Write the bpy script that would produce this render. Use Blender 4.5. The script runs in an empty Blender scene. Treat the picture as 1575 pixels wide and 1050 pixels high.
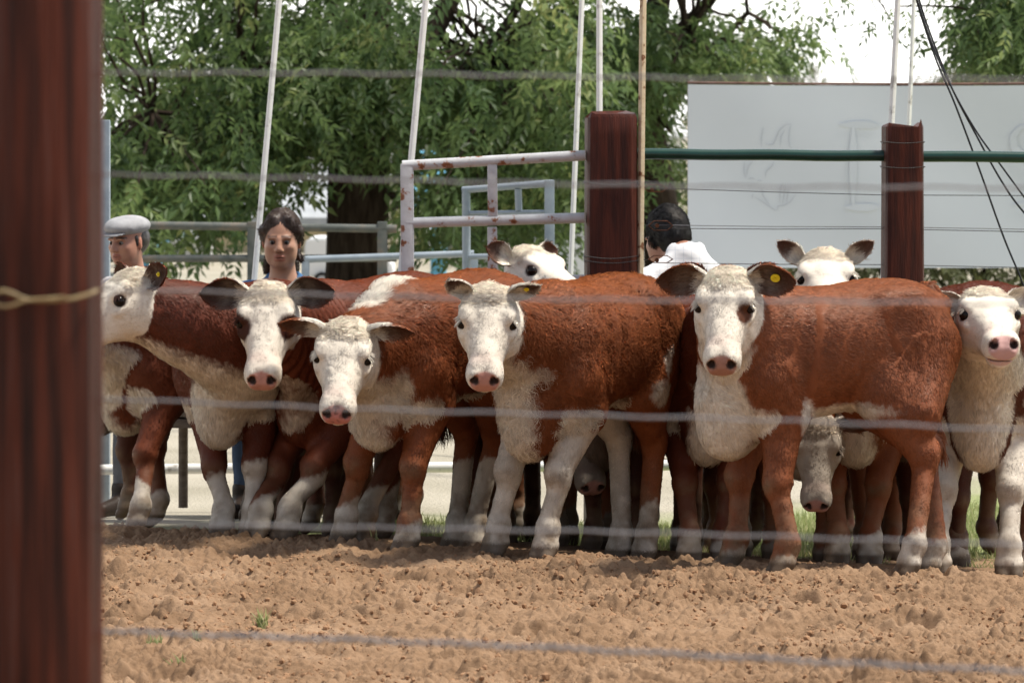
import bpy, bmesh, math, random
import numpy as np
from mathutils import Vector, Matrix
R_ = math.radians
scene = bpy.context.scene
COL = scene.collection

# ------------------------------------------------------------------ camera, sky, sun, exposure
CAM_H = 1.64
FPX = 6062.0                    # focal length in photograph pixels (1575 wide)
HZ = 170.0                      # horizon row of the photograph
cam_d = bpy.data.cameras.new("camera")
cam = bpy.data.objects.new("camera", cam_d); COL.objects.link(cam)
cam.location = (0, 0, CAM_H); cam.rotation_euler = (R_(90), 0, 0)
cam_d.sensor_width = 36; cam_d.lens = FPX / 1575 * 36
cam_d.shift_y = -(525 - HZ) / 1575
cam_d.clip_start = 0.1; cam_d.clip_end = 2000
cam_d.dof.use_dof = True; cam_d.dof.focus_distance = 14.25; cam_d.dof.aperture_fstop = 7.4
scene.camera = cam

CLOUD_LO, CLOUD_HI = 3.2, 21.0
SUN_EL, SUN_AZ = R_(66), R_(94)     # azimuth from +Y (away from the camera) towards +X (right)
sv = Vector((math.cos(SUN_EL) * math.sin(SUN_AZ), math.cos(SUN_EL) * math.cos(SUN_AZ), math.sin(SUN_EL)))
sun_d = bpy.data.lights.new("sun", 'SUN'); sun_d.energy = 3.2; sun_d.angle = R_(10.0); sun_d.color = (1.0, 0.94, 0.84)
sun = bpy.data.objects.new("sun", sun_d); COL.objects.link(sun)
sun.rotation_euler = sv.to_track_quat('Z', 'Y').to_euler(); sun.location = (6, 6, 14)
world = bpy.data.worlds.new("World"); scene.world = world; world.use_nodes = True
wn = world.node_tree.nodes; wl = world.node_tree.links
bg = wn['Background']
sky = wn.new('ShaderNodeTexSky'); sky.sky_type = 'NISHITA'; sky.sun_disc = False
sky.sun_elevation = SUN_EL; sky.sun_rotation = SUN_AZ
sky.air_density = 1.0; sky.dust_density = 2.0; sky.ozone_density = 1.0; sky.altitude = 0
# thin bright cloud lying low in the sky, brightest away from the viewer
geo_n = wn.new('ShaderNodeTexCoord'); sepn = wn.new('ShaderNodeSeparateXYZ'); wl.new(geo_n.outputs['Generated'], sepn.inputs[0])
el_n = wn.new('ShaderNodeMapRange'); el_n.inputs[1].default_value = 0.0; el_n.inputs[2].default_value = 0.75; el_n.inputs[3].default_value = 1.0; el_n.inputs[4].default_value = 0.25
wl.new(sepn.outputs[2], el_n.inputs[0])
di_n = wn.new('ShaderNodeMapRange'); di_n.inputs[1].default_value = -0.8; di_n.inputs[2].default_value = 0.9; di_n.inputs[3].default_value = CLOUD_LO; di_n.inputs[4].default_value = CLOUD_HI
wl.new(sepn.outputs[1], di_n.inputs[0])
cn = wn.new('ShaderNodeTexNoise'); cn.inputs['Scale'].default_value = 5.0; cn.inputs['Detail'].default_value = 5; wl.new(geo_n.outputs['Generated'], cn.inputs['Vector'])
cm = wn.new('ShaderNodeMapRange'); cm.inputs[1].default_value = .3; cm.inputs[2].default_value = .7; cm.inputs[3].default_value = .85; cm.inputs[4].default_value = 1.15; wl.new(cn.outputs[0], cm.inputs[0])
m1 = wn.new('ShaderNodeMath'); m1.operation = 'MULTIPLY'; wl.new(el_n.outputs[0], m1.inputs[0]); wl.new(di_n.outputs[0], m1.inputs[1])
m2 = wn.new('ShaderNodeMath'); m2.operation = 'MULTIPLY'; wl.new(m1.outputs[0], m2.inputs[0]); wl.new(cm.outputs[0], m2.inputs[1])
cc = wn.new('ShaderNodeVectorMath'); cc.operation = 'SCALE'; cc.inputs[0].default_value = (1.0, .99, .965); wl.new(m2.outputs[0], cc.inputs['Scale'])
ad = wn.new('ShaderNodeVectorMath'); ad.operation = 'ADD'; wl.new(sky.outputs[0], ad.inputs[0]); wl.new(cc.outputs[0], ad.inputs[1])
wl.new(ad.outputs[0], bg.inputs[0]); bg.inputs[1].default_value = 0.055
scene.view_settings.view_transform = 'Standard'; scene.view_settings.look = 'None'
scene.view_settings.gamma = 1; scene.view_settings.exposure = 0.80
scene.render.engine = 'CYCLES'
cy = scene.cycles
cy.max_bounces = 8; cy.diffuse_bounces = 3; cy.glossy_bounces = 2; cy.transmission_bounces = 3; cy.transparent_max_bounces = 6
cy.caustics_reflective = False; cy.caustics_refractive = False
try: scene.cycles_curves.shape = 'RIBBONS'; scene.cycles_curves.subdivisions = 2
except Exception: pass
CAMP = np.array([0, 0, CAM_H])

def W(px, py, Y):               # photograph pixel + distance -> point in the place
    return np.array([(px - 787.5) / FPX * Y, Y, CAM_H - (py - HZ) / FPX * Y])

# ------------------------------------------------------------------ helpers
def tag(o, label=None, cat=None, group=None, kind=None):
    if label: o['label'] = label
    if cat: o['category'] = cat
    if group: o['group'] = group
    if kind: o['kind'] = kind
    return o

def empty(name, loc, label=None, cat=None, group=None, rz=0):
    o = bpy.data.objects.new(name, None); COL.objects.link(o)
    o.location = loc; o.rotation_euler = (0, 0, rz); o.empty_display_size = 0.1
    return tag(o, label, cat, group)

def link(o, parent=None):
    COL.objects.link(o)
    if parent: o.parent = parent
    return o

def mesh_np(name, V, F, mat, parent=None, smooth=True, loc=None, attrs=None):
    """V (n,3), F (m,3|4) arrays or list of such arrays -> mesh object"""
    V = np.ascontiguousarray(V, dtype=np.float32)
    Fs = F if isinstance(F, list) else [F]
    Fs = [np.asarray(f, dtype=np.int32) for f in Fs if len(f)]
    me = bpy.data.meshes.new(name)
    me.vertices.add(len(V)); me.vertices.foreach_set('co', V.ravel())
    loops = np.concatenate([f.ravel() for f in Fs])
    sizes = np.concatenate([np.full(len(f), f.shape[1], np.int32) for f in Fs])
    starts = np.concatenate([[0], np.cumsum(sizes)[:-1]]).astype(np.int32)
    me.loops.add(len(loops)); me.loops.foreach_set('vertex_index', loops)
    me.polygons.add(len(sizes)); me.polygons.foreach_set('loop_start', starts)
    me.update(calc_edges=True)
    me.polygons.foreach_set('use_smooth', np.full(len(sizes), smooth))
    for k, (typ, arr) in (attrs or {}).items():
        a = me.attributes.new(k, typ, 'POINT')
        key = {'FLOAT': 'value', 'FLOAT_COLOR': 'color', 'FLOAT_VECTOR': 'vector'}[typ]
        a.data.foreach_set(key, np.ascontiguousarray(arr, np.float32).ravel())
    me.validate()
    o = bpy.data.objects.new(name, me)
    if mat is not None: me.materials.append(mat)
    if loc is not None: o.location = loc
    return link(o, parent)

class MB:                       # collects boxes / tubes / prisms, builds ONE mesh
    def __init__(s): s.V = []; s.F4 = []; s.F3 = []; s.n = 0
    def add(s, V, F4=(), F3=()):
        V = np.asarray(V, float); s.V.append(V)
        if len(F4): s.F4.append(np.asarray(F4) + s.n)
        if len(F3): s.F3.append(np.asarray(F3) + s.n)
        s.n += len(V); return s
    def tube(s, pts, r, n=10, cap=True):
        pts = np.asarray(pts, float); m = len(pts)
        r = np.full(m, r) if np.isscalar(r) else np.asarray(r, float)
        T = np.gradient(pts, axis=0); T /= np.linalg.norm(T, axis=1)[:, None] + 1e-12
        ref = np.array([0, 0, 1.]) if abs(T[0] @ [0, 0, 1.]) < .9 else np.array([1., 0, 0])
        A = np.zeros_like(pts); a = np.cross(T[0], ref); a /= np.linalg.norm(a); A[0] = a
        for i in range(1, m):
            a = A[i-1] - (A[i-1] @ T[i]) * T[i]; A[i] = a / (np.linalg.norm(a) + 1e-12)
        B = np.cross(T, A); th = np.linspace(0, 2*np.pi, n, endpoint=False)
        V = pts[:, None] + r[:, None, None] * (np.cos(th)[None, :, None]*A[:, None] + np.sin(th)[None, :, None]*B[:, None])
        V = V.reshape(-1, 3); i = np.arange(m-1)[:, None]*n; j = np.arange(n)[None]; jn = (j+1) % n
        F = np.stack([i+j, i+jn, i+n+jn, i+n+j], -1).reshape(-1, 4)
        F3 = []
        if cap:
            V = np.vstack([V, pts[0], pts[-1]]); c0, c1 = len(V)-2, len(V)-1
            k = np.arange(n); kn = (k+1) % n
            F3 = np.vstack([np.stack([np.full(n, c0), kn, k], 1), np.stack([np.full(n, c1), (m-1)*n+k, (m-1)*n+kn], 1)])
        return s.add(V, F, F3)
    def box(s, c, size, bevel=0.0, rot=None):
        bm = bmesh.new(); bmesh.ops.create_cube(bm, size=1)
        for v in bm.verts: v.co = Vector((v.co.x*size[0], v.co.y*size[1], v.co.z*size[2]))
        if bevel: bmesh.ops.bevel(bm, geom=bm.edges[:], offset=bevel, segments=2, profile=.6, affect='EDGES')
        bmesh.ops.triangulate(bm, faces=bm.faces[:])
        V = np.array([v.co[:] for v in bm.verts]); F = [[v.index for v in f.verts] for f in bm.faces]
        bm.verts.index_update(); F = [[v.index for v in f.verts] for f in bm.faces]; bm.free()
        if rot is not None: V = V @ np.asarray(rot).T
        return s.add(V + np.asarray(c), (), F)
    def build(s, name, mat, parent=None, smooth=True, loc=None, autosmooth=True):
        o = mesh_np(name, np.vstack(s.V), [np.vstack(x) for x in (s.F4, s.F3) if len(x)], mat, parent, smooth, loc)
        if smooth and autosmooth:
            try: o.data.set_sharp_from_angle(angle=R_(40))
            except Exception: pass
        return o

def hash3(ix, iy, iz, seed):
    h = (ix.astype(np.uint32)*np.uint32(374761393) + iy.astype(np.uint32)*np.uint32(668265263)
         + iz.astype(np.uint32)*np.uint32(2147483647) + np.uint32((seed*974711 + 12345) & 0xffffffff))
    h = (h ^ (h >> np.uint32(13))) * np.uint32(1274126177)
    h = (h ^ (h >> np.uint32(16))) * np.uint32(2246822519)
    h = h ^ (h >> np.uint32(15))
    return h.astype(np.float32) / np.float32(4294967295)

def vnoise(P, seed=0):          # value noise in [0,1]
    P = np.asarray(P, np.float32); i = np.floor(P).astype(np.int64); f = P - i
    u = f*f*(3-2*f); r = 0
    for dx in (0, 1):
        wx = u[..., 0] if dx else 1-u[..., 0]
        for dy in (0, 1):
            wy = u[..., 1] if dy else 1-u[..., 1]
            for dz in (0, 1):
                wz = u[..., 2] if dz else 1-u[..., 2]
                r = r + wx*wy*wz*hash3(i[..., 0]+dx, i[..., 1]+dy, i[..., 2]+dz, seed)
    return r
def fbm(P, oct=4, seed=0, gain=.5, lac=2.03):
    P = np.asarray(P, np.float32); a, s, t = 1.0, 0, 0
    for o in range(oct):
        s = s + a*(vnoise(P, seed+o*17)-.5); t += a; P = P*lac+3.7; a *= gain
    return s/t*2                 # about -1..1
def S(x): x = np.clip(x, 0, 1); return x*x*(3-2*x)
def nrm(v): v = np.asarray(v, float); return v/(np.linalg.norm(v, axis=-1, keepdims=True)+1e-12)

# ------------------------------------------------------------------ materials
MATS = {}
def new_mat(name):
    m = bpy.data.materials.new(name); m.use_nodes = True
    return m, m.node_tree.nodes, m.node_tree.links, m.node_tree.nodes['Principled BSDF']
def ramp(n, pts):
    r = n.new('ShaderNodeValToRGB'); e = r.color_ramp.elements
    while len(e) < len(pts): e.new(.5)
    for k, (p, c) in zip(e, pts): k.position = p; k.color = (*c, 1)
    return r
def noise_mat(name, cols, scale=8, rough=.7, bump=.2, bscale=60, spec=.3, detail=6, stretch=None, metallic=0, pos=None, bdist=.004):
    m, n, l, b = new_mat(name)
    tc = n.new('ShaderNodeTexCoord'); mp = n.new('ShaderNodeMapping')
    l.new(tc.outputs['Object'], mp.inputs[0])
    if stretch: mp.inputs['Scale'].default_value = stretch
    nz = n.new('ShaderNodeTexNoise'); nz.inputs['Scale'].default_value = scale; nz.inputs['Detail'].default_value = detail
    nz.inputs['Roughness'].default_value = .6
    l.new(mp.outputs[0], nz.inputs['Vector'])
    k = len(cols); pos = pos or [.3+.4*i/(max(k-1, 1)) for i in range(k)]
    rp = ramp(n, list(zip(pos, cols))); l.new(nz.outputs[0], rp.inputs[0]); l.new(rp.outputs[0], b.inputs['Base Color'])
    b.inputs['Roughness'].default_value = rough; b.inputs['Specular IOR Level'].default_value = spec; b.inputs['Metallic'].default_value = metallic
    if bump:
        n2 = n.new('ShaderNodeTexNoise'); n2.inputs['Scale'].default_value = bscale; n2.inputs['Detail'].default_value = 5
        l.new(mp.outputs[0], n2.inputs['Vector'])
        bp = n.new('ShaderNodeBump'); bp.inputs['Strength'].default_value = bump; bp.inputs['Distance'].default_value = bdist
        l.new(n2.outputs[0], bp.inputs['Height']); l.new(bp.outputs[0], b.inputs['Normal'])
    return m
# ------------------------------------------------------------------ lie of the land
def yrow(x): return 13.95 + (1.415 - x)*0.49       # the line the front hooves stand on
def ground_z(x, y):
    x = np.asarray(x, float); y = np.asarray(y, float)
    d = y - yrow(x)
    return (-.07*S((d-.05)/.5) - .11*S((d-.5)/1.8)*(.3+.7*S((x+.6)/1.2)) - .10*S((y-16.6)/2.2))

# ------------------------------------------------------------------ implicit surfaces: smooth unions meshed with surface nets
class Prim:
    __slots__ = ('f', 'lo', 'hi', 'k', 'reg', 'flow', 'sub')
def rc(a, b, ra, rb, k=.04, reg='body', flow=None, sq=None, sub=False):
    a = np.asarray(a, float); b = np.asarray(b, float); ab = b-a; L2 = ab@ab+1e-9
    p = Prim(); p.k = k; p.reg = reg; p.sub = sub
    p.flow = nrm(ab) if flow is None else nrm(flow)
    rm = max(ra, rb)*(max(1, sq[1]) if sq is not None else 1)
    p.lo = np.minimum(a, b)-rm; p.hi = np.maximum(a, b)+rm
    def f(P):
        q = P-a; t = np.clip(q@ab/L2, 0, 1); q = q-t[..., None]*ab; r = ra+(rb-ra)*t
        if sq is not None:
            s, g = sq; c = q@s; q = q+((1/g-1)*c)[..., None]*s
            return (np.sqrt((q*q).sum(-1))-r)*min(1, g)
        return np.sqrt((q*q).sum(-1))-r
    p.f = f; return p
def ell(c, r, axes=None, k=.03, reg='body', flow=(0, 0, -1), sub=False):
    c = np.asarray(c, float); r = np.asarray(r, float); A = np.eye(3) if axes is None else np.asarray(axes, float)
    p = Prim(); p.k = k; p.reg = reg; p.sub = sub; p.flow = nrm(flow)
    e = np.sqrt(((A*r[:, None])**2).sum(0)); p.lo = c-e; p.hi = c+e
    def f(P):
        q = (P-c)@A.T; k0 = np.sqrt(((q/r)**2).sum(-1)); k1 = np.sqrt(((q/(r*r))**2).sum(-1))
        return k0*(k0-1)/(k1+1e-9)
    p.f = f; return p
def loft(O, h, u, l, tab, pw=2.3, k=.04, reg='body', flow=None):
    """tab rows: t, half width, top, bottom"""
    O = np.asarray(O, float); tab = np.asarray(tab, float)
    T = np.linspace(tab[0, 0], tab[-1, 0], 160); X = [np.interp(T, tab[:, 0], tab[:, i]) for i in (1, 2, 3)]
    ker = np.hanning(21); ker /= ker.sum()
    X = [np.convolve(np.pad(x, 10, mode='edge'), ker, 'valid') for x in X]
    p = Prim(); p.k = k; p.reg = reg; p.sub = False; p.flow = nrm(h if flow is None else flow)
    m = max(np.abs(tab[:, 1]).max(), np.abs(tab[:, 2:]).max()); 
    c = np.array([O+h*t+l*w*sg+u*v for t, w, tp, bt in tab for sg in (1, -1) for v in (tp, bt)])
    p.lo = c.min(0); p.hi = c.max(0)
    def f(P):
        q = P-O; t = q@h; v = q@u; w = q@l
        tc = np.clip(t, T[0], T[-1]); Wd = np.interp(tc, T, X[0]); tp = np.interp(tc, T, X[1]); bt = np.interp(tc, T, X[2])
        cv = (tp+bt)/2; hv = (tp-bt)/2+1e-4
        r = (np.abs((v-cv)/hv)**pw+np.abs(w/Wd)**pw)**(1/pw)+1e-6
        ds = np.sqrt((v-cv)**2+w*w); d = ds-ds/r
        d = np.where(ds < 1e-6, -np.minimum(hv, Wd), d); d = np.maximum(d, -np.minimum(hv, Wd))
        dt = np.abs(t-tc)
        return np.where(dt > 0, np.sqrt(np.maximum(d, 0)**2+dt*dt), d)
    p.f = f; return p

def field_mesh(prims, res, smooth_it=2):
    lo = np.min([p.lo for p in prims if not p.sub], 0)-res*4; hi = np.max([p.hi for p in prims if not p.sub], 0)+res*4
    n = np.ceil((hi-lo)/res).astype(int)+1
    D = np.full(n, .25, np.float32); ax = [(lo[i]+np.arange(n[i])*res).astype(np.float32) for i in range(3)]
    for p in prims:
        mg = p.k+res*2.5
        i0 = np.clip(np.floor((p.lo-mg-lo)/res).astype(int), 0, n); i1 = np.clip(np.ceil((p.hi+mg-lo)/res).astype(int)+1, 0, n)
        if np.any(i1 <= i0): continue
        sl = tuple(slice(i0[i], i1[i]) for i in range(3))
        P = np.stack(np.meshgrid(*[ax[i][sl[i]] for i in range(3)], indexing='ij'), -1)
        d = p.f(P).astype(np.float32); a = D[sl]; k = p.k
        if p.sub:
            d = -d; hh = np.maximum(k-np.abs(a-d), 0)/k; D[sl] = np.maximum(a, d)+hh*hh*k*.25
        else:
            hh = np.maximum(k-np.abs(a-d), 0)/k; D[sl] = np.minimum(a, d)-hh*hh*k*.25
    V, F = surface_nets(D, lo, res)
    # light Laplacian smoothing
    E = np.vstack([F[:, [0, 1]], F[:, [1, 2]], F[:, [2, 3]], F[:, [3, 0]]]); nv = len(V)
    deg = np.bincount(E.ravel(), minlength=nv)[:, None].clip(1)
    for lam in [.5, -.48]*smooth_it:
        acc = np.stack([np.bincount(E[:, 0], V[E[:, 1], i], nv)+np.bincount(E[:, 1], V[E[:, 0], i], nv) for i in range(3)], 1)
        V = V+lam*(acc/deg-V)
    return V, F

def surface_nets(D, lo, res):
    ins = D < 0; nx, ny, nz = D.shape
    c = np.zeros((nx-1, ny-1, nz-1), np.uint8)
    for dx in (0, 1):
        for dy in (0, 1):
            for dz in (0, 1): c += ins[dx:nx-1+dx, dy:ny-1+dy, dz:nz-1+dz]
    act = (c > 0) & (c < 8); idx = np.argwhere(act); N = len(idx)
    vid = np.full(act.shape, -1, np.int32); vid[act] = np.arange(N)
    acc = np.zeros((N, 3)); cnt = np.zeros(N)
    cor = [np.array([a, b, e]) for a in (0, 1) for b in (0, 1) for e in (0, 1)]
    val = {tuple(o): D[idx[:, 0]+o[0], idx[:, 1]+o[1], idx[:, 2]+o[2]].astype(float) for o in cor}
    for o in cor:
        for a in range(3):
            if o[a]: continue
            o2 = o.copy(); o2[a] = 1; v0, v1 = val[tuple(o)], val[tuple(o2)]
            m = (v0 < 0) != (v1 < 0); t = np.where(m, v0/(v0-v1+1e-12), 0)
            pt = np.tile(o.astype(float), (N, 1)); pt[:, a] += t
            acc += np.where(m[:, None], pt, 0); cnt += m
    V = lo+(idx+acc/cnt[:, None])*res
    Fs = []
    for a in range(3):
        b, e = (a+1) % 3, (a+2) % 3
        s0 = [slice(None)]*3; s1 = [slice(None)]*3; s0[a] = slice(0, -1); s1[a] = slice(1, None)
        ch = ins[tuple(s0)] != ins[tuple(s1)]; pos = np.argwhere(ch)
        m = (pos[:, b] > 0) & (pos[:, e] > 0) & (pos[:, b] < D.shape[b]-1) & (pos[:, e] < D.shape[e]-1); pos = pos[m]
        fl = ins[tuple(s0)][pos[:, 0], pos[:, 1], pos[:, 2]]
        def g(ob, oe):
            q = pos.copy(); q[:, b] += ob; q[:, e] += oe; return vid[q[:, 0], q[:, 1], q[:, 2]]
        quad = np.stack([g(-1, -1), g(0, -1), g(0, 0), g(-1, 0)], 1)
        quad[~fl] = quad[~fl][:, ::-1]; Fs.append(quad)
    F = np.vstack(Fs); F = F[(F >= 0).all(1)]
    return V, F

def vert_normals(V, F):
    n = np.cross(V[F[:, 2]]-V[F[:, 0]], V[F[:, 3]]-V[F[:, 1]]); N = np.zeros_like(V)
    for i in range(4):
        for a in range(3): N[:, a] += np.bincount(F[:, i], n[:, a], len(V))
    return nrm(N)

def label_prims(prims, V):
    best = np.full(len(V), 1e9); lab = np.zeros(len(V), int)
    for i, p in enumerate(prims):
        if p.sub: continue
        m = ((V > p.lo-.05) & (V < p.hi+.05)).all(1)
        if not m.any(): continue
        d = p.f(V[m]); b = best[m]; q = d < b; ii = np.where(m)[0][q]
        best[ii] = d[q]; lab[ii] = i
    return lab

# ------------------------------------------------------------------ fur
def fur_material():
    m, n, l, b = new_mat("coat_hair")
    at = n.new('ShaderNodeAttribute'); at.attribute_name = 'hcol'
    an = n.new('ShaderNodeAttribute'); an.attribute_name = 'hnrm'
    vt = n.new('ShaderNodeVectorTransform'); vt.vector_type = 'NORMAL'; vt.convert_from = 'OBJECT'; vt.convert_to = 'WORLD'
    l.new(an.outputs['Vector'], vt.inputs[0])
    df = n.new('ShaderNodeBsdfDiffuse'); l.new(at.outputs['Color'], df.inputs[0]); l.new(vt.outputs[0], df.inputs['Normal'])
    gl = n.new('ShaderNodeBsdfAnisotropic') if False else n.new('ShaderNodeBsdfGlossy')
    gl.inputs['Roughness'].default_value = .55; gl.inputs[0].default_value = (.8, .75, .7, 1)
    l.new(vt.outputs[0], gl.inputs['Normal'])
    mx = n.new('ShaderNodeMixShader'); mx.inputs[0].default_value = .045
    l.new(df.outputs[0], mx.inputs[1]); l.new(gl.outputs[0], mx.inputs[2])
    l.new(mx.outputs[0], n['Material Output'].inputs[0]); n.remove(b)
    return m
def skin_material():
    m, n, l, b = new_mat("coat_skin")
    at = n.new('ShaderNodeAttribute'); at.attribute_name = 'coat'; l.new(at.outputs['Color'], b.inputs['Base Color'])
    b.inputs['Roughness'].default_value = .62; b.inputs['Specular IOR Level'].default_value = .25
    tc = n.new('ShaderNodeTexCoord'); nz = n.new('ShaderNodeTexNoise'); nz.inputs['Scale'].default_value = 260; nz.inputs['Detail'].default_value = 3
    l.new(tc.outputs['Object'], nz.inputs['Vector']); bp = n.new('ShaderNodeBump'); bp.inputs['Strength'].default_value = .35; bp.inputs['Distance'].default_value = .003
    l.new(nz.outputs[0], bp.inputs['Height']); l.new(bp.outputs[0], b.inputs['Normal'])
    return m
FUR = fur_material(); SKIN = skin_material()
def gloss_mat(name, col, rough=.08):
    m, n, l, b = new_mat(name); b.inputs['Base Color'].default_value = (*col, 1); b.inputs['Roughness'].default_value = rough
    b.inputs['Specular IOR Level'].default_value = .22; return m
EYE = gloss_mat("dark_eye", (.008, .005, .004), .22)
TAGY = noise_mat("yellow_tag_plastic", [(.75, .6, .02), (.85, .7, .04)], 40, .4, .05)

def add_hair_curves(name, P, RAD, col, nr, parent, npt=4):
    hc = bpy.data.hair_curves.new(name); N = len(P); hc.add_curves([npt]*N)
    hc.attributes['position'].data.foreach_set('vector', np.ascontiguousarray(P, np.float32).ravel())
    ra = hc.attributes.get('radius') or hc.attributes.new('radius', 'FLOAT', 'POINT')
    ra.data.foreach_set('value', np.ascontiguousarray(RAD, np.float32).ravel())
    a = hc.attributes.new('hcol', 'FLOAT_COLOR', 'CURVE'); a.data.foreach_set('color', np.ascontiguousarray(np.c_[col, np.ones(N)], np.float32).ravel())
    a = hc.attributes.new('hnrm', 'FLOAT_VECTOR', 'CURVE'); a.data.foreach_set('vector', np.ascontiguousarray(nr, np.float32).ravel())
    hc.materials.append(FUR)
    o = bpy.data.objects.new(name, hc); return link(o, parent)

def make_strands(rng, V, F, N, col, flow, length, curl, dens, count, campos, rad=.0009, lift=.42):
    A = .5*np.linalg.norm(np.cross(V[F[:, 2]]-V[F[:, 0]], V[F[:, 3]]-V[F[:, 1]]), axis=1)
    fc = V[F].mean(1); fn = nrm(N[F].mean(1)); vis = (nrm(campos-fc)*fn).sum(1)
    w = A*dens[F].mean(1)*np.where(vis > -.25, 1, .12)
    w = w/w.sum(); fi = rng.choice(len(F), count, p=w)
    a, b = rng.random((2, count)); q = F[fi]
    wt = np.stack([(1-a)*(1-b), a*(1-b), a*b, (1-a)*b], 1)[..., None]
    g = lambda X: (X[q]*wt).sum(1)
    P = g(V); n = nrm(g(N)); fl = g(flow); c = g(col); L = (length[q]*wt[..., 0]).sum(1); cu = (curl[q]*wt[..., 0]).sum(1)
    fl = fl-(fl*n).sum(1)[:, None]*n; fl = nrm(fl+1e-6); bi = np.cross(n, fl)
    # tuft field: neighbouring strands lean the same way
    t1 = fbm(P*26, 2, 5)*1.0; t2 = fbm(P*55+9, 2, 8)
    ang = (t1*.55+t2*.6)*(.45+2.6*cu)+rng.normal(0, .22, count)
    d = np.cos(ang)[:, None]*fl+np.sin(ang)[:, None]*bi
    L = L*rng.uniform(.6, 1.15, count)*(1+.5*fbm(P*40+4, 2, 31))
    up = lift*(1+.9*cu)+(.06+.6*cu)*fbm(P*48+2, 2, 11)+rng.normal(0, .08, count); up = np.clip(up, .1, 1.3)
    s = np.array([0, .36, .7, 1.]); ph = rng.uniform(0, 6.28, count); Pt = np.empty((count, 4, 3))
    for i, si in enumerate(s):
        out = L*np.sin(up)*(si-.45*si*si); al = L*np.cos(up)*si*(1-.25*cu*si)
        lat = L*cu*.42*np.sin(ph+si*4.2)-L*cu*.42*np.sin(ph)
        Pt[:, i] = P-n*.0015+n*out[:, None]+d*al[:, None]+np.cross(n, d)*lat[:, None]
    RAD = rad*np.array([1, .9, .62, .25])[None]*rng.uniform(.75, 1.25, count)[:, None]
    var = 1+.26*fbm(P*60+1, 2, 21)+rng.normal(0, .10, count)
    c = np.clip(c*var[:, None], 0, .95)
    nn = nrm(n+.28*d*np.sin(up)[:, None]+rng.normal(0, .12, (count, 3)))
    return Pt, RAD, c, nn
# ------------------------------------------------------------------ cattle
RED = np.array([.222, .066, .023]); WHT = np.array([.80, .725, .61]); PINK = np.array([.50, .25, .20]); DARK = np.array([.030, .014, .010])
DIRT = np.array([.33, .22, .13])
HEAD_TAB = [(-.045, .030, .010, -.045), (-.02, .070, .036, -.085), (.03, .094, .054, -.115), (.08, .104, .060, -.138), (.135, .106, .056, -.148), (.19, .091, .047, -.142), (.25, .073, .041, -.122),
            (.31, .062, .038, -.104), (.365, .060, .036, -.094), (.41, .061, .028, -.088), (.44, .052, .004, -.070), (.452, .034, -.02, -.05)]
TRUNK_TAB = [(-.520, .050, .90, .80), (-.49, .115, .965, .70), (-.42, .172, 1.015, .62), (-.32, .205, 1.035, .60), (-.20, .222, 1.030, .585), (-.06, .238, 1.015, .560),
             (.08, .240, 1.005, .535), (.20, .225, 1.012, .505), (.30, .203, 1.025, .470), (.39, .152, .99, .46), (.45, .108, .93, .52), (.49, .06, .85, .62)]

def ear_geo(base, e, f, L=.155, Wd=.098, cup=1.15, droop=.02, nu=15, nv=11, th=.006):
    """leaf-shaped cupped ear: e points to the tip, f is the way the hollow faces"""
    e = nrm(e); f = nrm(f-(f@e)*e); s = np.cross(e, f)
    u = np.linspace(0, 1, nu); prof = np.interp(u, [0, .12, .3, .5, .7, .86, .95, 1], [.42, .62, .92, 1, .85, .55, .30, .04])
    v = np.linspace(-1, 1, nv); U, Vv = np.meshgrid(u, v, indexing='ij')
    w = Wd/2*prof; A = cup*np.interp(u, [0, .3, 1], [1.35, 1.0, .55]); Rr = w/np.sin(np.minimum(A, 1.5))
    a = Vv*A[:, None]
    ctr = base+e*(L*U)[..., None]+np.array([0, 0, -1.])*(droop*U*U)[..., None]
    mid = ctr+s*(Rr[:, None]*np.sin(a))[..., None]-f*(Rr[:, None]*(np.cos(a)-np.cos(A)[:, None]))[..., None]
    nrmo = s*np.sin(a)[..., None]-f*np.cos(a)[..., None]
    t = th*np.interp(u, [0, .5, 1], [1.6, 1, .5])[:, None, None]*(1-.75*Vv[..., None]**4)
    out = (mid+nrmo*t).reshape(-1, 3); inn = mid.reshape(-1, 3); n = nu*nv
    q = lambda i, j: i*nv+j
    F = []
    for i in range(nu-1):
        for j in range(nv-1):
            F.append([q(i, j), q(i, j+1), q(i+1, j+1), q(i+1, j)]); F.append([n+q(i, j), n+q(i+1, j), n+q(i+1, j+1), n+q(i, j+1)])
        F.append([q(i, 0), q(i+1, 0), n+q(i+1, 0), n+q(i, 0)]); F.append([q(i, nv-1), n+q(i, nv-1), n+q(i+1, nv-1), q(i+1, nv-1)])
    for j in range(nv-1): F.append([q(nu-1, j), q(nu-1, j+1), n+q(nu-1, j+1), n+q(nu-1, j)])
    F = np.array(F)
    V = np.vstack([out, inn]); N = vert_normals(V, F)
    # make outer side point away from f
    if (N[q(nu//2, nv//2)]@f) > 0: F = F[:, ::-1]; N = -N
    side = np.r_[np.zeros(n), np.ones(n)]; uu = np.r_[U.ravel(), U.ravel()]; vv = np.r_[Vv.ravel(), Vv.ravel()]
    tagp = mid[int(nu*.55), nv//2]+f*.004
    return V, F, N, side, uu, vv, tagp, f

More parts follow.
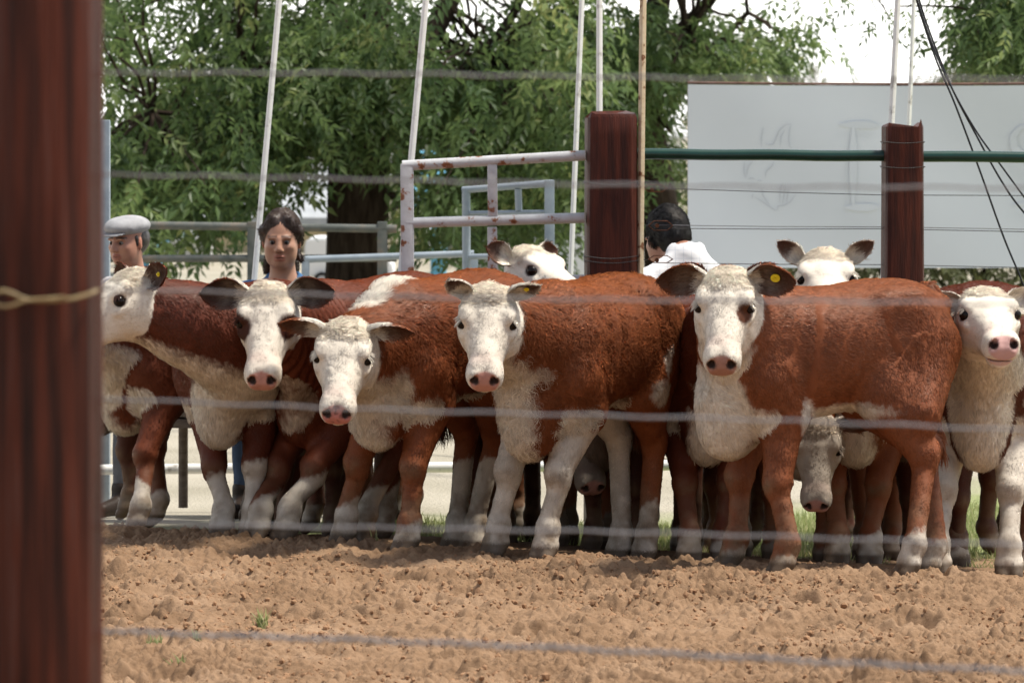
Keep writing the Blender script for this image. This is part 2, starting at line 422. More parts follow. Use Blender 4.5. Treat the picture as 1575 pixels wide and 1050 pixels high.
def make_calf(spec):
    rng = np.random.default_rng(spec['seed']); s = spec.get('s', 1.0)
    cx, cyy = (spec['px']-787.5)/FPX*spec['Y'], spec['Y']
    yaw = R_(spec['yaw']); fw = np.array([-math.cos(yaw), -math.sin(yaw), 0]); lf = np.array([-fw[1], fw[0], 0])  # yaw 0 = facing picture left, 90 = facing the camera
    gz = float(ground_z(cx+fw[0]*.1, cyy+fw[1]*.1))+spec.get('dz', 0); O = np.array([cx, cyy, gz])
    loc = lambda P: np.array([(P-O)@fw, (P-O)@lf, (P-O)[2]])/s
    dirl = lambda d: np.array([d@fw, d@lf, d[2]])
    prims = []; add = prims.append; LX = spec.get('lx', .89)
    wd = spec.get('wd', 1.0); tt = [(t, w*wd, a, b) for t, w, a, b in TRUNK_TAB]
    X, Yv, Z = np.eye(3)
    add(loft((0, 0, 0), X, Z, Yv, tt, 2.25, .05, 'body', flow=(-1, 0, -.35)))
    add(ell((-.33, .12, .80), (.165, .098, .20), k=.04, flow=(-.5, 0, -1))); add(ell((-.33, -.12, .80), (.165, .098, .20), k=.04, flow=(-.5, 0, -1)))
    add(ell((.285, .140, .70), (.105, .070, .21), k=.038, flow=(-.4, 0, -1))); add(ell((.285, -.140, .70), (.105, .070, .21), k=.038, flow=(-.4, 0, -1)))
    for sg in (1, -1):          # hip bones, ribs
        add(ell((-.245, .150*sg, .955), (.08, .045, .030), k=.08, flow=(-1, 0, -.3)))
        add(ell((-.475, .07*sg, .93), (.035, .03, .04), k=.05, flow=(-1, 0, -.5)))
        if spec.get('ribs'):
            for i in range(6):
                x0 = .12-.062*i+.012*math.sin(i*2.3); add(rc((x0, .205*wd*sg, .90), (x0-.10, .222*wd*sg, .68), .018, .014, .05, flow=(-1, 0, -.3)))
    # ----- head and neck
    hp = W(*spec['poll']); az, pit = R_(spec['head'][0]), R_(spec['head'][1]); roll = R_(spec['head'][2] if len(spec['head']) > 2 else 0)
    hw = np.array([-math.sin(az)*math.cos(pit), -math.cos(az)*math.cos(pit), -math.sin(pit)])     # az 0 = towards the camera, + = picture left
    lw = nrm(np.cross(np.array([0, 0, 1.]), hw)); uw = np.cross(hw, lw)
    lw, uw = lw*math.cos(roll)+uw*math.sin(roll), uw*math.cos(roll)-lw*math.sin(roll)
    h, u, l = dirl(hw), dirl(uw), dirl(lw); hs = spec.get('hs', .97)
    HO = loc(hp)-u*.045*hs-h*.0
    tm = lambda t: t if t < .13 else .13+(t-.13)*.85
    tab = [(tm(t)*hs, w*hs, a*hs, b*hs) for t, w, a, b in HEAD_TAB]
    hpnt = lambda t, v, w: HO+hs*(h*tm(t)+u*v+l*w)
    ax = np.array([h, l, u])
    add(loft(HO, h, u, l, tab, 2.35, .03, 'head', flow=h))
    for sg in (1, -1):
        add(ell(hpnt(.10, -.075, .068*sg), np.array([.085, .035, .070])*hs, ax, .03, 'head', h))
        add(ell(hpnt(.118, .034, .082*sg), np.array([.042, .026, .022])*hs, ax, .03, 'head', h))
        add(ell(hpnt(.155, -.022, .092*sg), np.array([.040, .016, .016])*hs, ax, .02, 'head', h))
        add(ell(hpnt(.388, -.022, .032*sg), np.array([.050, .034, .046])*hs, ax, .025, 'head', h))
        add(ell(hpnt(.422, .000, .034*sg), np.array([.026, .020, .024])*hs, ax, .015, 'head', h))
    add(ell(hpnt(.365, -.092, 0), np.array([.052, .040, .022])*hs, ax, .02, 'head', h))
    for sg in (1, -1):
        add(ell(hpnt(.148, .010, .108*sg), np.array([.022, .016, .017])*hs, ax, .012, 'head', h, sub=True))
        add(ell(hpnt(.446, .002, .036*sg), np.array([.024, .0125, .017])*hs, nrm(np.array([h+l*sg*.3, l-h*sg*.3, u+l*sg*.35])), .008, 'head', h, sub=True))
    add(ell(hpnt(.415, -.066, 0), np.array([.060, .080, .0050])*hs, ax, .006, 'head', h, sub=True))
    nb = np.array(spec.get('nb', (.27, 0, .765))); nt = hpnt(.080, -.075, 0)
    ctl = spec.get('nctl'); mid = (nb+nt)/2+np.array([.03, 0, .0]) if ctl is None else np.array(ctl)
    B = lambda t: (1-t)**2*nb+2*t*(1-t)*mid+t*t*nt
    ts = np.linspace(0, 1, 6); rr = np.interp(ts, [0, .35, .7, 1], [.200, .162, .122, .088])*spec.get('nk', 1)
    for i in range(5):
        a, b = B(ts[i]), B(ts[i+1]); d = nrm(b-a); sq = nrm(np.cross(d, Z)) if abs(d[2]) < .95 else Yv
        add(rc(a, b, rr[i], rr[i+1], .06, 'neck', flow=a-b+np.array([0, 0, -.12]), sq=(sq, .80)))
    dl = spec.get('dewlap', 1.0)
    a, b, c = np.array([.43, 0, .50]), B(.45)+np.array([.02, 0, -.165]), hpnt(.09, -.14, 0)-h*.03
    add(rc(a, b, .055, .032, .07, 'dewlap', flow=(0, 0, -1))); add(rc(b, c, .030, .026, .06, 'dewlap', flow=a-c))
    add(ell((.385, 0, .53), (.105, .086, .12), k=.07, reg='brisket', flow=(-.2, 0, -1))); add(rc((.43, 0, .60), (.415, 0, .455), .068, .036, .08, 'brisket', (-.2, 0, -1)))
    # ----- legs
    legs = spec.get('legs', {}); leg_id = {}
    defh = {'FL': (.27, .112), 'FR': (.27, -.112), 'HL': (-.37, .118), 'HR': (-.37, -.118)}
    for nm, (hx, hy) in defh.items():
        sg = 1 if hy > 0 else -1; ov = legs.get(nm)
        if ov is not None:
            Xw = (ov[0]-787.5)/FPX*ov[1]; q = loc(np.array([Xw, ov[1], gz])); hx, hy = (q[0] if q[0] > .2 else .2+(q[0]-.2)/LX), q[1]
        wp = O+s*(fw*(hx if hx > .2 else .2+(hx-.2)*LX)+lf*hy); hz = (float(ground_z(wp[0], wp[1]))-gz)/s-.012
        reg = nm
        k = .018
        toe = nrm(np.array([1, 0, 0])+0*np.array([hx, hy, 0]))
        def foot(fx, fy, fz, g):
            for t in (1, -1):
                add(rc((fx+.002, fy+.020*t, hz+.052), (fx+.036, fy+.024*t, hz+.016), .030, .026, .008, reg, (0.3, 0, -1)))
            add(ell((fx-.026, fy, fz-.012), (.018, .026, .022), k=.015, reg=reg))
            add(rc((fx-.016, fy, fz+.0), (fx+.004, fy, hz+.058), .041, .045, k, reg, (0, 0, -1)))
        if nm[0] == 'F':
            sh = np.array([.30, .125*sg, .68]); el = np.array([.215, .118*sg, .555]); kn = np.array([.262, .112*sg, .315])
            off = np.array([hx-.27, hy-.112*sg, 0]); kn = kn+off*.55+np.array([.012, 0, 0]); ft = np.array([hx-.012, hy, hz+.115])
            add(rc(sh, el, .100, .080, .05, reg, (-.2, 0, -1))); add(rc(el+[.02, 0, -.02], kn+[0, 0, .02], .078, .049, .040, reg, (0, 0, -1)))
            add(ell(kn+[.006, 0, 0], (.049, .049, .060), k=.02, reg=reg)); add(ell(kn+[-.034, 0, .008], (.018, .022, .026), k=.018, reg=reg))
            add(rc(kn+[-.002, 0, -.03], ft+[-.004, 0, .03], .038, .035, k, reg, (0, 0, -1))); add(ell(ft, (.045, .043, .042), k=.018, reg=reg))
            foot(hx, hy, ft[2], hz)
        else:
            hp_ = np.array([-.33, .12*sg, .80]); st = np.array([-.225, .130*sg, .615]); hk = np.array([-.415, .115*sg, .400])
            off = np.array([hx+.37, hy-.118*sg, 0]); hk = hk+off*.6; st = st+off*.15; ft = np.array([hx-.022, hy, hz+.115])
            add(rc(hp_, st, .135, .100, .06, reg, (-.2, 0, -1), sq=(Yv, .75))); add(rc(hp_+[-.09, 0, -.02], hk+[.01, 0, .16], .108, .072, .045, reg, (0, 0, -1), sq=(Yv, .85)))
            add(rc(st, hk+[.012, 0, .02], .122, .060, .05, reg, (-.4, 0, -1), sq=(Yv, .8)))
            add(ell(hk, (.056, .046, .062), k=.022, reg=reg)); add(ell(hk+[-.038, 0, .025], (.022, .022, .04), k=.02, reg=reg))
            add(rc(hk+[.004, 0, -.03], ft+[-.002, 0, .03], .042, .037, k, reg, (0, 0, -1))); add(ell(ft, (.047, .044, .042), k=.018, reg=reg))
            foot(hx, hy, ft[2], hz)
        leg_id[nm] = hz
    # tail
    tl = [np.array(q) for q in ((-.46, 0, .99), (-.515, .0, .94), (-.515, .01, .80), (-.485, .02, .60), (-.47, .02, .42))]
    for i in range(4): add(rc(tl[i], tl[i+1], (.028, .022, .017, .016)[i], (.022, .017, .016, .026)[i], .02, 'tail', (0, 0, -1)))
    if spec.get('pouch'): add(ell((-.43, -.0, .60), (.040, .045, .065), k=.03, reg='pouch'))
    if spec.get('sheath'): add(rc((-.02, 0, .575), (-.06, 0, .50), .035, .02, .04, 'sheath'))

    V, F = field_mesh(prims, spec.get('res', .0075)); N = vert_normals(V, F); lab = label_prims(prims, V)
    regs = np.array([p.reg for p in prims])[lab]; flow = np.array([p.flow for p in prims])[lab]
    # soften the flow over the surface
    E = np.vstack([F[:, [0, 1]], F[:, [1, 2]], F[:, [2, 3]], F[:, [3, 0]]]); nv = len(V); deg = np.bincount(E.ravel(), minlength=nv)[:, None].clip(1)
    for _ in range(8):
        flow = np.stack([np.bincount(E[:, 0], flow[E[:, 1], i], nv)+np.bincount(E[:, 1], flow[E[:, 0], i], nv) for i in range(3)], 1)/deg
    body = V.copy()
    # slow swells, skin folds
    isb = np.isin(regs, ['body', 'neck', 'dewlap', 'brisket'])
    V = V+N*(isb*.006*fbm(V*7+spec['seed'], 2, 3)+.0022*fbm(V*28, 2, 9))[:, None]
    bo = isb*np.clip((np.abs(V[:, 1])-.10)/.06, 0, 1); gx_ = lambda x0, w: np.exp(-((V[:, 0]-x0)/w)**2)
    zz = V[:, 2]; sl = V[:, 0]+.18*(zz-.75)                                   # shoulder blade, flank and rib lines under the hide
    fold = -.011*np.exp(-((sl-.165)/.022)**2)*S((zz-.52)/.1)*S((1.0-zz)/.12)+.006*np.exp(-((sl-.215)/.03)**2)*S((zz-.55)/.1)*S((1.0-zz)/.12)
    fold += -.012*np.exp(-((V[:, 0]-.35*(zz-.8)+.185)/.026)**2)*S((zz-.58)/.1)*S((.98-zz)/.1)
    fold += .0012*np.clip(.3+fbm(V*5+3, 2, 8)*1.5, 0, 1)*np.sin((V[:, 0]+.35*(zz-.75))*78+2.5*fbm(V*7, 2, 14))*S((.16-V[:, 0])/.05)*S((V[:, 0]+.14)/.05)*S((zz-.60)/.1)*S((.98-zz)/.1)
    fold += -.006*np.exp(-((zz-.965-.0*V[:, 0])/.02)**2)*S((.1-V[:, 0])/.1)*S((V[:, 0]+.42)/.1)
    V = V+N*(bo*fold)[:, None]
    if spec.get('folds'):
        m = (regs == 'neck'); V = V+N*(m*.008*np.sin(V@nrm(np.array([1., 0, -.35]))*150+2*fbm(V*6, 2, 1)))[:, None]
    # ----- coat pattern
    hq = V-HO; ht, hv, hwid = hq@h/hs, hq@u/hs, hq@l/hs; ht = np.where(ht > .13, .13+(ht-.13)/.85, ht); HC = np.stack([ht, hv, hwid], 1)
    e_n = .5*fbm(V*16+spec['seed']*3, 3, 41)+.55*fbm(V*70+spec['seed'], 2, 43)
    mix = lambda c, w, k: c*(1-w[:, None])+np.asarray(k)[None]*w[:, None]
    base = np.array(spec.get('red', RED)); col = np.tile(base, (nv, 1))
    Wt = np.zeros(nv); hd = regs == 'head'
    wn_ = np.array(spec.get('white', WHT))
    edge = lambda d, sc=.02: np.clip(.5-(d+e_n*.5*sc*1.8)/sc*1.1, 0, 1)
    # face: white over the whole head; throat and front of the neck below a line along its side
    tsB = np.linspace(0, 1, 40); BB = np.array([B(t) for t in tsB]); near = np.zeros(nv, int)
    for q in range(0, nv, 20000): near[q:q+20000] = ((V[q:q+20000, None]-BB[None])**2).sum(-1).argmin(1)
    tan = nrm(np.gradient(BB, axis=0))[near]; dq = nrm(V-BB[near]); upn = nrm(Z-(tan@Z)[:, None]*tan); ca = -(dq*upn).sum(1)
    Wt = np.where(regs == 'neck', edge((spec.get('throat', .62)-ca-.25*(1-tsB[near]))*.12, .03), Wt)
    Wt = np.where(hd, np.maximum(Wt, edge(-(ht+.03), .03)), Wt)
    Wt = np.where(regs == 'dewlap', edge((spec.get('throat', .62)-.3-ca)*.12, .03), Wt); Wt = np.where(regs == 'brisket', edge((np.abs(V[:, 1])-spec.get('chest', .07)), .03), Wt)
    Wt = np.where(np.isin(regs, ['pouch', 'sheath']), 1, Wt)
    belly = edge(((V[:, 2]-(.585 if 'belly' not in spec else spec['belly'])+.10*np.clip(np.abs(V[:, 1])-.08, 0, 1))*1.5), .05)*(V[:, 0] < .4)*(V[:, 0] > -.42)*np.isin(regs, ['body', 'sheath'])
    Wt = np.maximum(Wt, belly)
    for sp, c, r, on in spec.get('spots', []):
        Q = HC if sp == 'head' else V
        d = np.sqrt((((Q-np.array(c))/np.array(r))**2).sum(1))-1
        w = edge(d*min(r), .022 if sp == 'body' else .012)
        if sp == 'head': w = w*(ht > -.08)
        Wt = np.maximum(Wt, w) if on else np.minimum(Wt, 1-w)
    wl_ = spec.get('socks', (.12, .12, .12, .12)); pk = rng.uniform(-1, 1, 4)
    for i, nm in enumerate(('FL', 'FR', 'HL', 'HR')):
        m = regs == nm; fwd = N[:, 0]; z = V[:, 2]-leg_id[nm]
        Wt = np.where(m, np.maximum(Wt*(z > .35), edge((z-wl_[i]-.03*fwd*pk[i]-.02*N[:, 1]+.012*e_n), .02)), Wt)
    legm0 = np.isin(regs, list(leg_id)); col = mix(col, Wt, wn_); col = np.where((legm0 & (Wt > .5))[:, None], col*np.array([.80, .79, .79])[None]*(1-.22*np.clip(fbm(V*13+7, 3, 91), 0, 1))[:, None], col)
    col = col*(1-.16*(hd*np.exp(-((ht-.345)/.035)**2)*np.clip(hv*20+.6, 0, 1))[:, None]*np.array([.5, 1, 1])[None])
    hairw = Wt.copy()
    eye_d = np.minimum(*[np.sqrt(((HC-np.array([.147, .010, .100*sg]))**2).sum(1)) for sg in (1, -1)])
    if spec.get('patch'):
        for sg in spec['patch']:
            d = np.sqrt((((HC-np.array([.172, .012, .088*sg]))/np.array([.070, .048, .046]))**2).sum(1))-1
            w = edge(d*.04, .012)*hd; col = mix(col, w, base*.38)
    for c, r in spec.get('dark', []):
        d = np.sqrt((((HC-np.array(c))/np.array(r))**2).sum(1))-1; col = mix(col, edge(d*min(r), .010)*hd, base*.42)
    col = mix(col, hd*np.clip(1-(eye_d-.0225)/.006, 0, 1)*1.0, [.050, .026, .018])
    nose = np.sqrt((((HC-np.array([.455, -.010, 0]))/np.array([.062, .048, .058]))**2).sum(1))-1
    nw = np.clip(.5-(nose+.12*e_n)/.16, 0, 1)*hd
    lip = np.clip(.5-(np.sqrt((((HC-np.array([.425, -.068, 0]))/np.array([.045, .020, .060]))**2).sum(1))-1)/.3, 0, 1)*hd*.8
    pk_ = np.array(spec.get('nose', PINK)); col = mix(col, lip, pk_*1.0); mot = vnoise(V*95, 6)*nw
    col = mix(col, nw, pk_); col = mix(col, np.clip((mot-.62)*6, 0, 1)*spec.get('mottle', .15), [.10, .045, .04])
    for sg in (1, -1):
        d = np.sqrt((((HC-np.array([.442, -.002, .037*sg]))/np.array([.026, .017, .021]))**2).sum(1)); col = mix(col, np.clip((1.05-d)*4, 0, 1)*hd, DARK)
    mo = np.exp(-((hv+.0645)/.0045)**2)*(ht > .335)*hd; col = mix(col, mo*.85, [.10, .045, .035])
    # dirt on the shins and knees
    legm = np.isin(regs, list(leg_id)); zl = V[:, 2]
    dn = np.clip(.5+.9*fbm(V*22+5, 3, 77), 0, 1); dm = legm*np.clip((.34-zl)/.26, 0, 1)*np.clip(dn*1.25-.1, 0, 1)*.85
    for nm in ('FL', 'FR'):
        m = regs == nm; dm = np.maximum(dm, m*np.exp(-((zl-.31)/.035)**2)*np.clip(N[:, 0]+.1, 0, 1)*.75*np.clip(.6+.8*fbm(V*30, 2, 12), 0, 1))
    col = mix(col, dm, DIRT*.62)
    hoof = legm*np.clip((.060-(zl-np.select([regs == q for q in leg_id], [leg_id[q] for q in leg_id], 0)))/.012, 0, 1); col = mix(col, hoof*.9, [.085, .055, .034])
    col = col*(1+.10*fbm(V*9+2, 3, 15)+.05*fbm(V*60, 2, 16))[:, None]
    # ----- hair length, curl, density
    cl = spec.get('curl', .10); ln = np.full(nv, .020*spec.get('fur', 1)); cu = np.full(nv, cl); de = np.ones(nv)
    ln = np.where(hd, .0085, ln); cu = np.where(hd, .10, cu)
    fo = hd*np.clip((.105-ht)/.05, 0, 1)*np.clip((hv-.0)/.03, 0, 1); fc_ = spec.get('fcurl', .5); col = col*(1+fo[:, None]*(np.array([.10, .03, -.05])[None]))
    ln = ln+fo*(.016+.022*np.clip(vnoise(V*30, 55)-.35, 0, 1)); cu = cu+fo*fc_
    ln = np.where(legm, np.clip(.010+.012*(zl-.3), .009, .018), ln); cu = np.where(legm, .08, cu)
    ln = np.where(hairw*isb > .5, ln*1.35, ln); ln = np.where(regs == 'tail', .03+.05*(V[:, 2] < .5), ln)
    de = np.where(hd, 1.9, de); de = np.where(legm, .95, de)
    bare = np.clip(nw*1.6, 0, 1)+lip+hd*np.clip((.029-eye_d)/.007, 0, 1); de = de*np.clip(1-bare, 0, 1); ln = ln*np.clip(1-bare, .2, 1)
    de = np.where(hoof > .4, .15, de)
    ow = hd*np.clip((.10-ht)/.05, 0, 1)
    whorl = nrm(h*.8+l*(hwid*14)[:, None]); flow = np.where((ow > .5)[:, None], whorl, flow)
    # ----- ears
    EV, EF, tags = [V], [F], []
    allN, allC, allFl, allL, allCu, allD = [N], [col], [flow], [ln], [cu], [de]; nofs = nv
    for i, sg in enumerate((1, -1)):
        ed = spec.get('ears', ((.05, .10, .0), (.05, .10, .0)))[i]   # back, up, twist
        e = nrm(l*sg+u*ed[1]-h*ed[0]); ef = spec.get('earf', (.75, .35)); f = nrm(h*ef[0]+u*ef[1]-l*sg*.15+np.array([0, 0, -1])*ed[2])
        v, fq, n_, side, uu, vv, tp, ff = ear_geo(hpnt(.028, .0, .078*sg), e, f, L=.165*hs*spec.get('earL', 1), Wd=.100*hs*spec.get('earW', 1))
        rim = np.clip((np.abs(vv)-.7)/.3, 0, 1)
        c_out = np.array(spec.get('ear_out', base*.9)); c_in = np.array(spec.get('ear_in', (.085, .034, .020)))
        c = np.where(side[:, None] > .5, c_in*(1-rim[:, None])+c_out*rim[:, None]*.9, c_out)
        wb = np.clip((spec.get('ear_white', .30)*np.where(side > .5, .55, 1)-uu+.12*fbm(v*40, 2, 3))/.12, 0, 1); c = c*(1-wb[:, None])+wn_*wb[:, None]
        tuft = (side > .5)*np.clip(1-np.abs(uu-.38)/.30, 0, 1)*np.clip(.75+.9*fbm(v*70+3, 2, 5), 0, 1)*spec.get('tuft', .28); c = c*(1-tuft[:, None]*.8)+wn_*.9*tuft[:, None]*.8
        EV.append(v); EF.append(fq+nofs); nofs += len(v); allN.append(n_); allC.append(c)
        allFl.append(np.tile(e, (len(v), 1))+np.where(side[:, None] > .5, 1, 0)*(np.cross(e, ff)*vv[:, None])*1.0)
        allL.append(np.where(side > .5, .012+.022*np.clip(1-uu, 0, 1), .012+.010*rim)); allCu.append(np.full(len(v), .18)); allD.append(np.where(side > .5, 1.0, 2.2)); tags.append((tp, e, ff, sg))
    V = np.vstack(EV); F = np.vstack(EF); N = np.vstack(allN); col = np.clip(np.vstack(allC), .004, .9); flow = np.vstack(allFl)
    ln, cu, de = np.concatenate(allL), np.concatenate(allCu), np.concatenate(allD)
    # ----- young, short-coupled body
    V[:, 0] = np.where(V[:, 0] < .2, .2+(V[:, 0]-.2)*LX, V[:, 0])
    # ----- to the place
    M = np.stack([fw, lf, Z]); Vw = (V*s)@M; Nw = N@M; Fw = flow@M
    root = empty('cow', O, spec['label'], 'cow', 'young red and white cattle standing in a row')
    skin = col*.93
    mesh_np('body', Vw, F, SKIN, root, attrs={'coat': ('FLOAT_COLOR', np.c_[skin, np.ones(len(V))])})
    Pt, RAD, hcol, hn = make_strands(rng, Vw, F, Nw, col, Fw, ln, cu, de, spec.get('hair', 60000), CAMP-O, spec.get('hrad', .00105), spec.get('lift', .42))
    # eyelashes
    LP, LN = [], []
    for sg in (1, -1):
        for _ in range(spec.get('nlash', 45)):
            a = rng.uniform(-.7, 1.0); b0 = hpnt(.143+.016*math.sin(a*1.6), .034, (.098)*sg)+rng.normal(0, .002, 3)
            d = nrm(l*sg*1.0+h*(.25+.5*a)+u*rng.uniform(-.2, .25)+Z*-.25); L = rng.uniform(.012, .028)
            LP.append([(b0+d*L*q+np.array([0, 0, -.35])*L*q*q)*s@M for q in (0, .35, .7, 1)]); LN.append(nrm((l*sg+u)@M))
    LP = np.array(LP).reshape(-1, 4, 3); k = len(LP)
    Pt = np.concatenate([Pt, LP]); RAD = np.concatenate([RAD, np.tile([.0009, .0008, .0006, .0002], (k, 1)).reshape(k, 4)])
    lc = wn_ if spec.get('lash', True) else base*.4
    hcol = np.concatenate([hcol, np.tile(lc, (k, 1)).reshape(k, 3)]); hn = np.concatenate([hn, np.array(LN).reshape(-1, 3)])
    add_hair_curves('coat', Pt, RAD, hcol, hn, root)
    bm = bmesh.new(); bmesh.ops.create_uvsphere(bm, u_segments=20, v_segments=12, radius=.0222*s*hs)
    em = bpy.data.meshes.new('eye'); bm.to_mesh(em); bm.free(); em.materials.append(EYE); em.polygons.foreach_set('use_smooth', [True]*len(em.polygons))
    for sg in (1, -1):
        e = bpy.data.objects.new('eye', em); e.location = (hpnt(.150, .010, .0915*sg)*s)@M; link(e, root)
    for i in spec.get('tag', []):
        tp, e, ff, sg = tags[i]
        bm = bmesh.new(); bmesh.ops.create_cone(bm, cap_ends=True, segments=24, radius1=spec.get('tagr', .017), radius2=spec.get('tagr', .017), depth=.004)
        bmesh.ops.bevel(bm, geom=bm.edges[:], offset=.0012, segments=2, affect='EDGES')
        r2 = bmesh.ops.create_cone(bm, cap_ends=True, segments=12, radius1=.005, radius2=.004, depth=.006); bmesh.ops.translate(bm, verts=r2['verts'], vec=(0, 0, .004))
        tm = bpy.data.meshes.new('ear_tag'); bm.to_mesh(tm); bm.free(); tm.materials.append(TAGY)
        t = bpy.data.objects.new('ear_tag', tm); zz = Vector(ff@M); t.rotation_euler = zz.to_track_quat('Z', 'Y').to_euler(); t.location = ((tp+ff*.012)*s)@M; link(t, root)
        t['label'] = 'round yellow ear tag'
    return root
